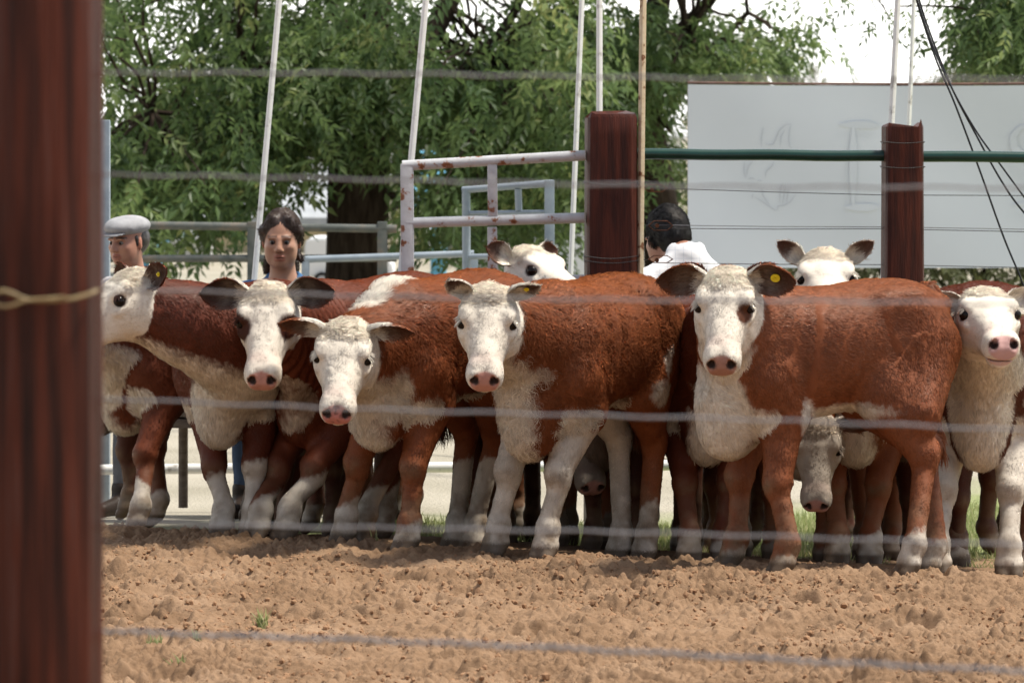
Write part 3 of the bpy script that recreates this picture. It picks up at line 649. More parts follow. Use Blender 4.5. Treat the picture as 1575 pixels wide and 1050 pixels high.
# yaw 0 = body facing picture left, 90 = facing the camera, 180 = facing right; head azimuth 0 = at the camera, + = picture left
CATTLE = [
 dict(seed=6, px=1278, Y=14.27, yaw=18, s=1.0, poll=(1117, 414, 13.98), head=(8, 51, 0), tag=[0], nose=(.38, .20, .15),  fur=.75, curl=.06, hrad=.0013, hair=120000, res=.0070, pouch=True,
      legs=dict(FR=(1128, 14.22), FL=(1206, 13.98), HR=(1432, 14.20), HL=(1400, 13.95)), socks=(.055, .06, .15, .12), fcurl=.25, throat=.8,
      ears=((.05, .20, .1), (.05, .16, .1)), earW=1.35, earL=1.08,
      spots=[('body', (.455, .02, .56), (.135, .185, .20), True), ('body', (.17, .19, .555), (.03, .09, .06), True),
             ('body', (-.10, .17, .57), (.17, .10, .028), True), ('body', (-.30, .22, .625), (.032, .06, .040), True)],
      dark=[((.185, .020, .078), (.055, .040, .034))], label='glossy red calf standing broadside with a round yellow ear tag and one brown-patched eye'),
 dict(seed=4, px=905, Y=14.85, yaw=57, s=1.0, poll=(752, 440, 14.25), head=(4, 52, -2), tag=[0], tagr=.010, fur=1.8, curl=.5, hrad=.00135, hair=130000, res=.0070,
      legs=dict(FR=(764, 14.62), FL=(840, 14.50), HR=(952, 15.05), HL=(992, 15.0)), socks=(.45, .47, .20, .55), fcurl=.75, chest=.04, throat=.84, red=(.240, .070, .022),
      ears=((.05, 1.1, .0), (.0, 2.4, .0)), earL=1.0, earW=.85, earf=(.9, -.25), ear_white=.75, ear_out=(.60, .50, .40), lash=True, mottle=.1,
      spots=[('body', (.47, -.01, .60), (.12, .085, .22), True), ('body', (-.22, .20, .60), (.08, .06, .05), True), ('body', (-.26, .2, .72), (.03, .05, .06), True)],
      label='woolly red calf with white front legs and tall white ears facing the camera in mid-row'),
 dict(seed=3, px=680, Y=15.08, yaw=54, s=1.0, poll=(532, 495, 14.48), head=(6, 50, -4), fur=1.4, curl=.32, hrad=.00125, hair=110000, res=.0070,
      legs=dict(FR=(530, 14.95), FL=(627, 14.72), HR=(700, 15.4), HL=(728, 15.35)), socks=(.11, .17, .35, .35), fcurl=.95, throat=.7, red=(.225, .063, .020), mottle=.75, nose=(.50, .20, .17),
      ears=((.12, .22, .05), (.12, .32, .05)), earW=1.08, earL=1.12, earf=(.92, -.12), ear_white=.62,
      spots=[('body', (.34, 0, 1.0), (.13, .055, .10), True), ('body', (.45, 0, .98), (.10, .06, .12), True), ('body', (.45, .04, .62), (.09, .14, .14), True)],
      label='red calf with a curly white poll, a white crest stripe and its head held low'),
 dict(seed=2, px=572, Y=15.6, yaw=52, s=1.03, poll=(411, 437, 14.72), head=(3, 54, 1), fur=.9, curl=.10, hair=90000, res=.0072, folds=True,
      legs=dict(FR=(398, 15.14), FL=(442, 15.12), HR=(590, 15.9), HL=(560, 15.7)), socks=(.24, .16, .2, .2), patch=(1, -1), fcurl=.5, throat=1.3, chest=-.05, red=(.140, .032, .012), lash=False,
      ears=((.10, .28, .0), (.10, .20, .0)), earW=1.35, earL=1.1, ear_white=.35, ear_in=(.045, .02, .015),
      spots=[],
      label='dark red calf staring ahead with brown patches round both eyes'),
 dict(seed=1, px=392, Y=15.62, yaw=74, s=.975, poll=(208, 414, 14.86), head=(64, 36, 0), fur=.9, curl=.10, hair=90000, res=.0072, tag=[0], tagr=.009, nctl=(.62, .30, .80),
      legs=dict(FR=(342, 15.22), FL=(388, 15.18), HR=(390, 15.9), HL=(440, 15.9)), socks=(.30, .22, .2, .2), fcurl=.4, throat=.84, nk=1.3, red=(.115, .025, .010),
      ears=((.55, .30, .0), (.2, .3, .0)), lash=False, hs=1.02,
      spots=[('body', (.50, .02, .55), (.12, .14, .15), True)],
      label='red calf in side view with its muzzle hidden behind the wooden post'),
 dict(seed=10, px=335, Y=16.42, yaw=8, s=.955, poll=(120, 440, 16.1), head=(60, 39, 0), fur=1.1, curl=.15, hair=40000, res=.009,
      red=(.15, .036, .013), legs=dict(FL=(212, 16.1), FR=(240, 16.4), HL=(480, 16.2), HR=(460, 16.5)), socks=(.20, .14, .1, .1), sheath=True, belly=.62,
      spots=[], label='red calf crossing behind the others with only its back, pale belly and legs showing'),
 dict(seed=5, px=690, Y=16.55, yaw=150, s=1.02, poll=(808, 380, 16.10), head=(-48, 24, 0), fur=1.2, curl=.3, hair=40000, res=.008,
      legs={}, nlash=0, fcurl=.7, throat=.5, ears=((.35, .25, .0), (.35, .45, .0)), ear_white=.8,
      spots=[], label='white-faced calf peering to the right over the back of the woolly calf'),
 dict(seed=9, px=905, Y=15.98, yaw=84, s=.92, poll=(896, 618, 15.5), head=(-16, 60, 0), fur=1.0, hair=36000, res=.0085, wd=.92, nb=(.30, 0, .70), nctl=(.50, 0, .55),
      legs={}, socks=(.15, .15, .15, .15), spots=[], white=(.25, .21, .17), label='calf with its head lowered in the shade behind the woolly calf'),  # white markings greyed, so the colour itself carries the shade on the face
 dict(seed=7, px=1092, Y=15.46, yaw=86, s=.98, poll=(1117, 424, 14.72), head=(0, 44, 0), earL=1.15, fur=1.1, curl=.2, hair=50000, res=.008, wd=.9, throat=1.1,
      legs=dict(FR=(1060, 14.98), FL=(1112, 15.05)), socks=(.10, .10, .15, .15), ears=((.1, 1.5, .0), (.1, 1.5, .0)), ear_white=.05, ear_in=(.2, .06, .03), red=(.135, .030, .011),
      spots=[], label='red calf almost hidden behind the head of the calf standing broadside'),
 dict(seed=8, px=1330, Y=15.62, yaw=80, s=1.03, poll=(1268, 384, 14.95), head=(0, 32, 0), fur=1.0, curl=.2, hair=50000, res=.0075, wd=.95,
      legs=dict(FR=(1288, 15.15), FL=(1338, 15.2), HR=(1330, 15.9), HL=(1372, 15.9)), socks=(.13, .08, .1, .1), ears=((.1, 1.15, .0), (.1, 1.15, .0)), earL=.95, earW=.72, ear_white=.85, ear_out=(.5, .36, .28), fcurl=.5, patch=(),
      spots=[], label='white-faced calf looking over the back of the calf standing broadside'),
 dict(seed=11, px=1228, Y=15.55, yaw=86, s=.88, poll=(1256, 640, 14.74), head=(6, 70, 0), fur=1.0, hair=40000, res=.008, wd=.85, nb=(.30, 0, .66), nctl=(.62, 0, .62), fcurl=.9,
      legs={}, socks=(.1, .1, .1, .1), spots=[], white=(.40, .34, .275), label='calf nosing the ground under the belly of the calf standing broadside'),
 dict(seed=12, nlash=14, px=1512, Y=15.14, yaw=82, s=1.05, poll=(1512, 446, 14.45), head=(-5, 20, 0), hs=.96, fur=1.0, curl=.12, hair=80000, res=.0072, dewlap=1.2, nose=(.60, .36, .33), mottle=0,
      legs=dict(FR=(1442, 14.62), FL=(1552, 14.60), HR=(1470, 15.5), HL=(1580, 15.5)), socks=(.62, .62, .1, .1), throat=.35, red=(.095, .022, .010), fcurl=.9,
      ears=((.25, .15, .0), (.1, .0, .0)), ear_white=1.2, ear_out=(.7, .6, .5), lash=True,
      spots=[('body', (.50, .0, .60), (.12, .13, .2), True)],
      label='pale-faced calf with a pink muzzle and white forelegs behind the rump of the broadside one'),
 dict(seed=13, px=520, Y=16.75, yaw=40, s=.98, poll=(430, 520, 16.3), head=(20, 50, 0), hair=24000, res=.010, legs={}, spots=[], white=(.17, .13, .10), socks=(.1, .1, .1, .1), red=(.07, .017, .008),  # this and all later rear calves: shade painted in by darkened coat colours
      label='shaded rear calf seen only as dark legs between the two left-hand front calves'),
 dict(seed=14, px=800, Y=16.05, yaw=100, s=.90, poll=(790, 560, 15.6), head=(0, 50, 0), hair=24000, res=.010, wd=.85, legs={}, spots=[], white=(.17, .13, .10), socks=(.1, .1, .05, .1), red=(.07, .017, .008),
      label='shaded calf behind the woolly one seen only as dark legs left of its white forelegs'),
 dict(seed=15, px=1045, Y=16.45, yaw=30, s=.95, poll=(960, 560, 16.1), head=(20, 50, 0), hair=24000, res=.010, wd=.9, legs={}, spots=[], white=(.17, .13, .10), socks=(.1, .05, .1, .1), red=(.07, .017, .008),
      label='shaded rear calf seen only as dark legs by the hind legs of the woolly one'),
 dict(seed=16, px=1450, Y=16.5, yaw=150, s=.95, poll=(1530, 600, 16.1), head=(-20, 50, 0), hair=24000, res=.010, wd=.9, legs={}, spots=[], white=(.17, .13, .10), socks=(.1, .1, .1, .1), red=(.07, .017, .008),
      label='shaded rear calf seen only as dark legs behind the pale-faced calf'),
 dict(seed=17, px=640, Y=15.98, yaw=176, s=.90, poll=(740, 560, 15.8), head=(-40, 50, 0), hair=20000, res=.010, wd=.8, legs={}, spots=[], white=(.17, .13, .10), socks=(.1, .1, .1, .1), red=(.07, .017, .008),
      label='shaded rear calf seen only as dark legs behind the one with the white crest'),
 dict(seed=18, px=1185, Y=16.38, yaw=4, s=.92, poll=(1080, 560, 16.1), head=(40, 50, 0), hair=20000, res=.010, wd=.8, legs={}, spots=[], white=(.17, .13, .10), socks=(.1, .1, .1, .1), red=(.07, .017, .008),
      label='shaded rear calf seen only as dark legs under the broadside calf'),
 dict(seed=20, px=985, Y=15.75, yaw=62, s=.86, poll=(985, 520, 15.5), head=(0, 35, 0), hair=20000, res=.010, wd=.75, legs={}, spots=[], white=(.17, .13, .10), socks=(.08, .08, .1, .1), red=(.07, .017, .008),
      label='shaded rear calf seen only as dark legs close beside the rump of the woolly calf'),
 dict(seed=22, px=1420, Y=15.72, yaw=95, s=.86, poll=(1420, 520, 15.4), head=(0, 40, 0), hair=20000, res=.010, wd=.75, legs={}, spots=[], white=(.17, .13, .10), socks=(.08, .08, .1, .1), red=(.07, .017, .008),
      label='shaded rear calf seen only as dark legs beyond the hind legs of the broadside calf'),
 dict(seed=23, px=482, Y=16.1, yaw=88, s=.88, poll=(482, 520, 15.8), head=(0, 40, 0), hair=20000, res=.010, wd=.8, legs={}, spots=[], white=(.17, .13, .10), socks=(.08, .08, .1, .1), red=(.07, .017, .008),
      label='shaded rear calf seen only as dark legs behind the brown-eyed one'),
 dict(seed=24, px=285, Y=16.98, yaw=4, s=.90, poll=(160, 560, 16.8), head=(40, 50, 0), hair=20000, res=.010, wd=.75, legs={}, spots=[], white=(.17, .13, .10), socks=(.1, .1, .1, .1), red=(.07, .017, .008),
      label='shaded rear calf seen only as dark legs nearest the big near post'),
]
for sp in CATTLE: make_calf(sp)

# ------------------------------------------------------------------ ground: loose arena sand, lawn behind, pale yard beyond
rng = np.random.default_rng(77)
def soil_mat():
    m, n, l, b = new_mat("arena_sand")
    tc = n.new('ShaderNodeTexCoord')
    def nz(sc, det, ro=.6):
        t = n.new('ShaderNodeTexNoise'); t.inputs['Scale'].default_value = sc; t.inputs['Detail'].default_value = det; t.inputs['Roughness'].default_value = ro
        l.new(tc.outputs['Object'], t.inputs['Vector']); return t
    a = nz(2.2, 5); c = nz(38, 6, .7); f = nz(260, 4)
    r1 = ramp(n, [(.30, (.205, .126, .073)), (.52, (.284, .181, .109)), (.72, (.348, .232, .147))]); l.new(a.outputs[0], r1.inputs[0])
    r2 = ramp(n, [(.32, (.62, .58, .55)), (.5, (1, 1, 1)), (.75, (1.12, 1.1, 1.06))]); l.new(c.outputs[0], r2.inputs[0])
    mx = n.new('ShaderNodeMixRGB'); mx.blend_type = 'MULTIPLY'; mx.inputs[0].default_value = .7
    l.new(r1.outputs[0], mx.inputs[1]); l.new(r2.outputs[0], mx.inputs[2]); l.new(mx.outputs[0], b.inputs['Base Color'])
    b.inputs['Roughness'].default_value = .95; b.inputs['Specular IOR Level'].default_value = .1
    b1 = n.new('ShaderNodeBump'); b1.inputs['Distance'].default_value = .008; b1.inputs['Strength'].default_value = .9; l.new(c.outputs[0], b1.inputs['Height'])
    b2 = n.new('ShaderNodeBump'); b2.inputs['Distance'].default_value = .003; b2.inputs['Strength'].default_value = .8; l.new(f.outputs[0], b2.inputs['Height'])
    l.new(b1.outputs[0], b2.inputs['Normal']); l.new(b2.outputs[0], b.inputs['Normal'])
    return m
SOIL = soil_mat()
nx, ny = 860, 900
gx = np.linspace(-2.45, 2.45, nx); gy = 10.4+6.4*np.linspace(0, 1, ny)**1.12
GX, GY = np.meshgrid(gx, gy, indexing='ij')
P2 = np.stack([GX, GY, np.zeros_like(GX)], -1)
hgt = .020*fbm(P2*2.6, 3, 1)+.026*fbm(P2*np.array([8, 7, 1]), 3, 2)
bil = 1-np.abs(fbm(P2*np.array([15, 13, 1]), 3, 4)); rgh = .40+1.0*S((vnoise(P2*np.array([1.9, 1.6, 1]), 71)-.25)*1.8)
hgt += .024*(bil-.75)*rgh
hgt += rgh*(.016*fbm(P2*34, 3, 6)+.008*fbm(P2*np.array([95, 80, 1]), 2, 7))
dpt = GY-yrow(GX); act = 1-.75*S((dpt-.25)/.9)
# hoof dents and thrown clods
def splat(x, y, r, h, p=2.0):
    i0, i1 = np.searchsorted(gx, [x-r, x+r]); j0, j1 = np.searchsorted(gy, [y-r, y+r])
    if i1 <= i0 or j1 <= j0: return
    d = np.hypot(GX[i0:i1, j0:j1]-x, GY[i0:i1, j0:j1]-y)/r
    if p < 0: B_ = base0[i0:i1, j0:j1]; hgt[i0:i1, j0:j1] = np.maximum(hgt[i0:i1, j0:j1], np.where(d < 1, B_+h*(np.sqrt(np.clip(1-d*d, 0, 1))*1.25-.45), -9))
    else: hgt[i0:i1, j0:j1] += h*np.clip(1-d**p, 0, 1)
for _ in range(150):
    x, y = rng.uniform(-2.3, 2.3), rng.uniform(10.6, 14.6); r = rng.uniform(.05, .11); splat(x, y, r, -rng.uniform(.022, .055), 2.4)
    for k in range(7):
        a = rng.uniform(0, 6.28); splat(x+math.cos(a)*r*1.1, y+math.sin(a)*r*1.1, rng.uniform(.02, .045), rng.uniform(.006, .02), 1.6)
cand = np.stack([rng.uniform(-2.4, 2.4, 60000), 10.5+4.9*rng.random(60000), np.zeros(60000)], 1)
cand = cand[(.55*vnoise(cand*2.3, 61)+.45*vnoise(cand*7, 62)) > rng.uniform(.30, .72, 60000)]
base0 = hgt.copy()
for x, y, _ in cand:
    r = .009+.016*rng.random()**2.2+(.018*rng.random() if rng.random() > .965 else 0); splat(x, y, r, r*rng.uniform(.6, 1.0), -1)
hgt += .007*fbm(P2*np.array([95, 85, 1]), 2, 27)
hgt += .015*np.exp(-((dpt+.05-.12*fbm(P2*1.5, 2, 9))/.16)**2)*S((-GX-.35)/.5)*(.5+.5*vnoise(P2*5, 3))   # sand heaped before the left-hand hooves
edge_ = np.minimum(S((GX+2.45)/.25), S((2.45-GX)/.25))*S((GY-10.4)/.3)*S((16.8-GY)/.9)
Z0 = ground_z(GX, GY)+hgt*act*edge_-.10*(1-edge_)-.012*np.exp(-((dpt-.1)/.35)**2)
i = np.arange(nx-1)[:, None]*ny; j = np.arange(ny-1)[None]
F = np.stack([i+j, i+ny+j, i+ny+j+1, i+j+1], -1).reshape(-1, 4)
tag(mesh_np('arena_sand', np.stack([GX, GY, Z0], -1).reshape(-1, 3), F, SOIL), kind='structure')
def soil_height(x, y):
    i = np.clip(np.searchsorted(gx, x), 0, nx-1); j = np.clip(np.searchsorted(gy, y), 0, ny-1); return Z0[i, j]
# loose crumbs on the sand
bm = bmesh.new(); bmesh.ops.create_icosphere(bm, subdivisions=1, radius=1); bm.verts.index_update()
iv = np.array([v.co[:] for v in bm.verts]); ifc = np.array([[v.index for v in f.verts] for f in bm.faces]); bm.free()
n = 26000; cx_, cyy_ = rng.uniform(-2.25, 2.25, n), 10.6+4.3*rng.random(n)**.85
keep = vnoise(np.stack([cx_*3, cyy_*3, 0*cx_], 1), 8) > rng.uniform(.2, .75, n); cx_, cyy_ = cx_[keep], cyy_[keep]; n = len(cx_)
r = .003+.010*rng.random(n)**3.0+(rng.random(n) > .985)*.009*rng.random(n)
jit = rng.uniform(.62, 1.25, (n, len(iv), 1)); sc = rng.uniform(.7, 1.25, (n, 1, 3)); th = rng.uniform(0, 6.28, n)
c, s_ = np.cos(th), np.sin(th); Rm = np.zeros((n, 3, 3)); Rm[:, 0, 0] = c; Rm[:, 0, 1] = -s_; Rm[:, 1, 0] = s_; Rm[:, 1, 1] = c; Rm[:, 2, 2] = 1
Vc = np.einsum('nij,nvj->nvi', Rm, iv[None]*jit*sc)*r[:, None, None]; Vc += np.stack([cx_, cyy_, soil_height(cx_, cyy_)+r*-.05], 1)[:, None]
Fc = (ifc[None]+(np.arange(n)*len(iv))[:, None, None]).reshape(-1, 3)
tag(mesh_np('sand_crumbs', Vc.reshape(-1, 3), Fc, noise_mat('sand_clod', [(.27, .155, .085), (.36, .215, .125)], 30, .95, 0, spec=.1), smooth=False), kind='stuff')

# wide ground sheet with the lawn and the pale yard
def land_mat():
    m, n, l, b = new_mat("lawn_and_yard")
    tc = n.new('ShaderNodeTexCoord'); sp = n.new('ShaderNodeSeparateXYZ'); l.new(tc.outputs['Object'], sp.inputs[0])
    nz = n.new('ShaderNodeTexNoise'); nz.inputs['Scale'].default_value = 1.3; nz.inputs['Detail'].default_value = 6; l.new(tc.outputs['Object'], nz.inputs['Vector'])
    n2 = n.new('ShaderNodeTexNoise'); n2.inputs['Scale'].default_value = 60; n2.inputs['Detail'].default_value = 4; l.new(tc.outputs['Object'], n2.inputs['Vector'])
    g = ramp(n, [(.3, (.20, .24, .10)), (.6, (.30, .33, .15)), (.8, (.40, .37, .22))]); l.new(n2.outputs[0], g.inputs[0])
    d = ramp(n, [(.3, (.34, .31, .24)), (.7, (.46, .42, .34))]); l.new(nz.outputs[0], d.inputs[0])
    ma = n.new('ShaderNodeMath'); ma.operation = 'MULTIPLY_ADD'; l.new(nz.outputs[0], ma.inputs[0]); ma.inputs[1].default_value = 1.6; l.new(sp.outputs[1], ma.inputs[2])
    mx_ = n.new('ShaderNodeMath'); mx_.operation = 'MULTIPLY_ADD'; l.new(sp.outputs[0], mx_.inputs[0]); mx_.inputs[1].default_value = -1.0; l.new(ma.outputs[0], mx_.inputs[2])
    mr = n.new('ShaderNodeMapRange'); mr.inputs[1].default_value = 18.3; mr.inputs[2].default_value = 19.3; l.new(mx_.outputs[0], mr.inputs[0])
    mx = n.new('ShaderNodeMixRGB'); l.new(mr.outputs[0], mx.inputs[0]); l.new(g.outputs[0], mx.inputs[1]); l.new(d.outputs[0], mx.inputs[2]); l.new(mx.outputs[0], b.inputs['Base Color'])
    b.inputs['Roughness'].default_value = .95; b.inputs['Specular IOR Level'].default_value = .1
    bp = n.new('ShaderNodeBump'); bp.inputs['Distance'].default_value = .02; l.new(n2.outputs[0], bp.inputs['Height']); l.new(bp.outputs[0], b.inputs['Normal'])
    return m
xs = np.r_[-400, -120, -40, np.linspace(-12, 12, 49), 40, 120, 400]; ys = np.r_[-60, -10, 4, 8, np.linspace(10, 24, 57), 30, 45, 80, 150, 400, 900]
LX, LY = np.meshgrid(xs, ys, indexing='ij'); inn = (np.abs(LX) < 2.3) & (LY > 10.5) & (LY < 15.5)
LZ = ground_z(LX, LY)-np.where(inn, .16, .03)-.05*((LY < 10.5))
i = np.arange(len(xs)-1)[:, None]*len(ys); j = np.arange(len(ys)-1)[None]
Fl = np.stack([i+j, i+len(ys)+j, i+len(ys)+j+1, i+j+1], -1).reshape(-1, 4); cyf = LY.ravel()[Fl].mean(1)
LV = np.stack([LX, LY, LZ], -1).reshape(-1, 3)
tag(mesh_np('ground', LV, Fl, land_mat()), kind='structure')
bpy.data.objects['ground'].data.materials.append(SOIL)
bpy.data.objects['ground'].data.polygons.foreach_set('material_index', (cyf < 15.0).astype(np.int32))
# grass blades of the lawn
def leaf_mat(name, cols, trans=.35, attr=True, rough=.55):
    m, n, l, b = new_mat(name)
    at = n.new('ShaderNodeAttribute'); at.attribute_name = 'lv'; rp = ramp(n, cols); l.new(at.outputs['Fac'], rp.inputs[0])
    l.new(rp.outputs[0], b.inputs['Base Color']); b.inputs['Roughness'].default_value = rough; b.inputs['Specular IOR Level'].default_value = .35
    t = n.new('ShaderNodeBsdfTranslucent'); hs = n.new('ShaderNodeHueSaturation'); hs.inputs['Value'].default_value = 1.5; hs.inputs['Hue'].default_value = .485
    l.new(rp.outputs[0], hs.inputs['Color']); l.new(hs.outputs[0], t.inputs[0])
    mx = n.new('ShaderNodeMixShader'); mx.inputs[0].default_value = trans; l.new(b.outputs[0], mx.inputs[1]); l.new(t.outputs[0], mx.inputs[2])
    l.new(mx.outputs[0], n['Material Output'].inputs[0]); return m
GRASS = leaf_mat("grass_blades", [(0, (.17, .22, .075)), (.6, (.30, .34, .14)), (1, (.48, .45, .26))], .4)
def blades(name, x, y, z, h, rng, lean=.5, w=.003):
    n = len(x); a = rng.uniform(0, 6.28, n); ln = rng.uniform(.1, lean, n)*h; b = rng.uniform(0, 6.28, n)
    base = np.stack([x, y, z], 1); side = np.stack([np.cos(a), np.sin(a), 0*a], 1)*w
    tip = base+np.stack([np.cos(b)*ln, np.sin(b)*ln, h], 1); mid = base+np.stack([np.cos(b)*ln*.3, np.sin(b)*ln*.3, h*.55], 1)
    V = np.stack([base-side, base+side, mid+side*.8, tip, mid-side*.8], 1).reshape(-1, 3); k = np.arange(n)[:, None]*5
    lv = np.repeat(rng.random(n), 5)
    return mesh_np(name, V, [k+np.array([0, 1, 2, 4]), k+np.array([4, 2, 3])], GRASS, attrs={'lv': ('FLOAT', lv)})
n = 42000; x = rng.uniform(-1.2, 3.2, n); y = 15.1+4.3*rng.random(n)**1.2; kp = (vnoise(np.stack([x*2, y*2, 0*x], 1), 3) > .25*rng.random(n)+.12*(y < 15.5)) & (y-yrow(x) > 1.4+.3*rng.random(n)) & (y-1.0*x < 17.5)
x, y = x[kp], y[kp]; tag(blades('lawn_grass', x, y, ground_z(x, y)-.03, rng.uniform(.02, .06, len(x)), rng), kind='stuff')
for (px, py, k, h, lab) in ((402, 968, 46, .075, 'largest small green grass tuft sprouting from the sand behind the lowest wire'), (238, 1000, 26, .05, 'small grass tuft in the sand close to the wooden post'), (303, 985, 16, .045, 'sparse grass sprout in the sand between two larger tufts'),
                        (577, 838, 14, .05, 'thin grass sprout in the heaped sand by the hooves'), (1200, 882, 10, .04, 'tiny grass sprout in front of the hooves of the calf standing broadside'), (275, 1028, 20, .05, 'low grass tuft in the sand at the bottom edge')):
    Y = CAM_H*FPX/(py-HZ); X0 = (px-787.5)/FPX*Y; x = X0+rng.normal(0, .011, k); y = Y+rng.normal(0, .012, k)
    tag(blades('grass_tuft', x, y, soil_height(x, y)-.005, rng.uniform(.4, 1, k)*h, rng, .95, .0032), lab, 'grass', 'grass sprouts in the sand')

# ------------------------------------------------------------------ timber, pipes and wire
TIMBER = noise_mat("varnished_red_timber", [(.016, .005, .004), (.050, .012, .007), (.088, .020, .010), (.075, .030, .020)], 5, .5, .5, 24, .22, 8, (7, 7, .55), pos=[.25, .45, .62, .85], bdist=.006)
RUST = noise_mat("rusty_white_paint", [(.16, .055, .022), (.28, .12, .06), (.50, .50, .50), (.60, .61, .62)], 9, .55, .3, 60, .3, 7, (1.4, 1.4, 1.4), pos=[.33, .40, .44, .7])
BLUEPIPE = noise_mat("blue_grey_paint", [(.20, .25, .30), (.33, .38, .42)], 8, .5, .1, 40)
DARKPIPE = noise_mat("dull_green_grey_paint", [(.055, .065, .06), (.11, .12, .11), (.2, .16, .12)], 7, .6, .15, 40)
GREENPIPE = noise_mat("dark_green_enamel", [(.006, .038, .028), (.010, .052, .038)], 12, .28, .05, 40, .5)
WIRE = noise_mat("grey_steel_wire", [(.20, .20, .21), (.30, .30, .31)], 60, .55, .2, 200, .4, metallic=.3)
DKWIRE = noise_mat("dark_wire", [(.03, .03, .03), (.07, .065, .06)], 60, .5, .2, 200, .4)
RUSTY = noise_mat("rusted_iron", [(.045, .018, .010), (.12, .045, .022), (.20, .085, .04)], 40, .8, .5, 120, .2)
WPOLE = noise_mat("chalky_white_paint", [(.42, .40, .36), (.80, .80, .78), (.86, .86, .84)], 14, .6, .2, 60, pos=[.3, .42, .7])
CREAMP = noise_mat("cream_paint_rust_specks", [(.20, .085, .04), (.58, .46, .30), (.66, .56, .40)], 26, .6, .3, 80, pos=[.36, .43, .7])
CABLE = gloss_mat("black_cable", (.012, .013, .015), .4)
BRASS = noise_mat("straw_coloured_wire", [(.22, .16, .08), (.34, .27, .14)], 50, .5, .2, 100)

def post(name, px0, px1, pytop, Y, label, zb=None, taper=.0, rot=.06, b=.26, mat=None):
    x0, x1 = (px0-787.5)/FPX*Y, (px1-787.5)/FPX*Y; w = (x1-x0)/(math.cos(rot)+math.sin(abs(rot))*.6); xc = (x0+x1)/2; zt = CAM_H-(pytop-HZ)/FPX*Y
    zb = float(ground_z(xc, Y))-.15 if zb is None else zb
    root = empty(name, (xc, Y, zb+.12), label, 'post')
    bm = bmesh.new(); zs = np.r_[np.linspace(zb, zt-.015, 26), zt]; rg = np.random.default_rng(abs(int(px0))+5); prof = []
    base = [(-1, -1+b), (-1+b*.35, -1+b*.35), (-1+b, -1), (1-b, -1), (1-b*.35, -1+b*.35), (1, -1+b), (1, 1-b), (1-b, 1), (-1+b, 1), (-1, 1-b)]
    rings = []
    for k, z in enumerate(zs):
        f = 1+taper*(1-(z-zb)/(zt-zb)); f *= .94 if k == len(zs)-1 else 1
        ring = []
        for q, (u, v) in enumerate(base):
            wob = .012*fbm(np.array([[u*2+px0, v*2, z*2.2]]), 2, 4)[0]
            X = (u*math.cos(rot)-v*math.sin(rot))*w/2*(f+wob); Yy = (u*math.sin(rot)+v*math.cos(rot))*w/2*(f+wob)
            zz = z-zb-.12+(.012*rg.normal() if k == len(zs)-1 else 0)
            ring.append(bm.verts.new((X, Yy, zz)))
        rings.append(ring)
    for a, c in zip(rings[:-1], rings[1:]):
        for q in range(len(base)): bm.faces.new((a[q], a[(q+1) % len(base)], c[(q+1) % len(base)], c[q]))
    bm.faces.new(rings[-1]); bm.faces.new(rings[0][::-1])
    me = bpy.data.meshes.new('timber'); bm.to_mesh(me); bm.free(); me.materials.append(mat or TIMBER)
    me.polygons.foreach_set('use_smooth', [True]*len(me.polygons)); me.set_sharp_from_angle(angle=R_(28))
    link(bpy.data.objects.new('timber', me), root)
    return root, w, xc, zt
FY = 17.0
p1, w1, x1c, z1 = post('fence_post', 900, 979, 176, FY, 'thick red-brown timber post between the rusty pipe gate and the green rail', taper=.05)
p2, w2, x2c, z2 = post('fence_post', 1358, 1418, 190, FY, 'slimmer red-brown timber post with green rails meeting at both its sides', taper=.10)
def part_tube(name, pts, r, mat, root, n=8):
    pts = np.asarray(pts, float)-np.array(root.location); return MB().tube(pts, r, n).build(name, mat, root)
def band(root, xc, w, py, Y, mat, sag=.006, r=.0018):     # a wire wound round a post
    z = CAM_H-(py-HZ)/FPX*Y; h = w/2+.004; c = [(-h, -h), (h, -h), (h, h), (-h, h), (-h, -h)]
    P = []
    for (a, b_), (c_, d_) in zip(c[:-1], c[1:]):
        for t in np.linspace(0, 1, 6, endpoint=False): P.append((xc+a+(c_-a)*t, Y+b_+(d_-b_)*t, z-sag*math.sin(math.pi*t)))
    part_tube('wire_band', P, r, mat, root, 6)
band(p2, x2c, w2*1.02, 218, FY, DKWIRE); band(p2, x2c, w2*1.04, 256, FY, DKWIRE)
for q in (279, 392, 399): band(p1, x1c, w1*1.03, q, FY, DKWIRE, .012)
# green rails
def rail(px0, px1, py0, py1, Y0, Y1, r, mat, name, label, cat='rail', group=None, n=14):
    a, b = W(px0, py0, Y0), W(px1, py1, Y1); P = np.linspace(a, b, 12); P[:, 2] += .0015*np.sin(np.arange(12)*1.3)
    o = MB().tube(P-a, r, n).build(name, mat, None, loc=a); return tag(o, label, cat, group)
rail(975, 1361, 237, 240, FY, FY, .0245, GREENPIPE, 'green_rail', 'dark green pipe rail spanning from the thick post to the slimmer post', group='green pipe rails')
rail(1412, 1980, 241, 243, FY, FY, .0245, GREENPIPE, 'green_rail', 'dark green pipe rail running from the slimmer post out past the black cables', group='green pipe rails')
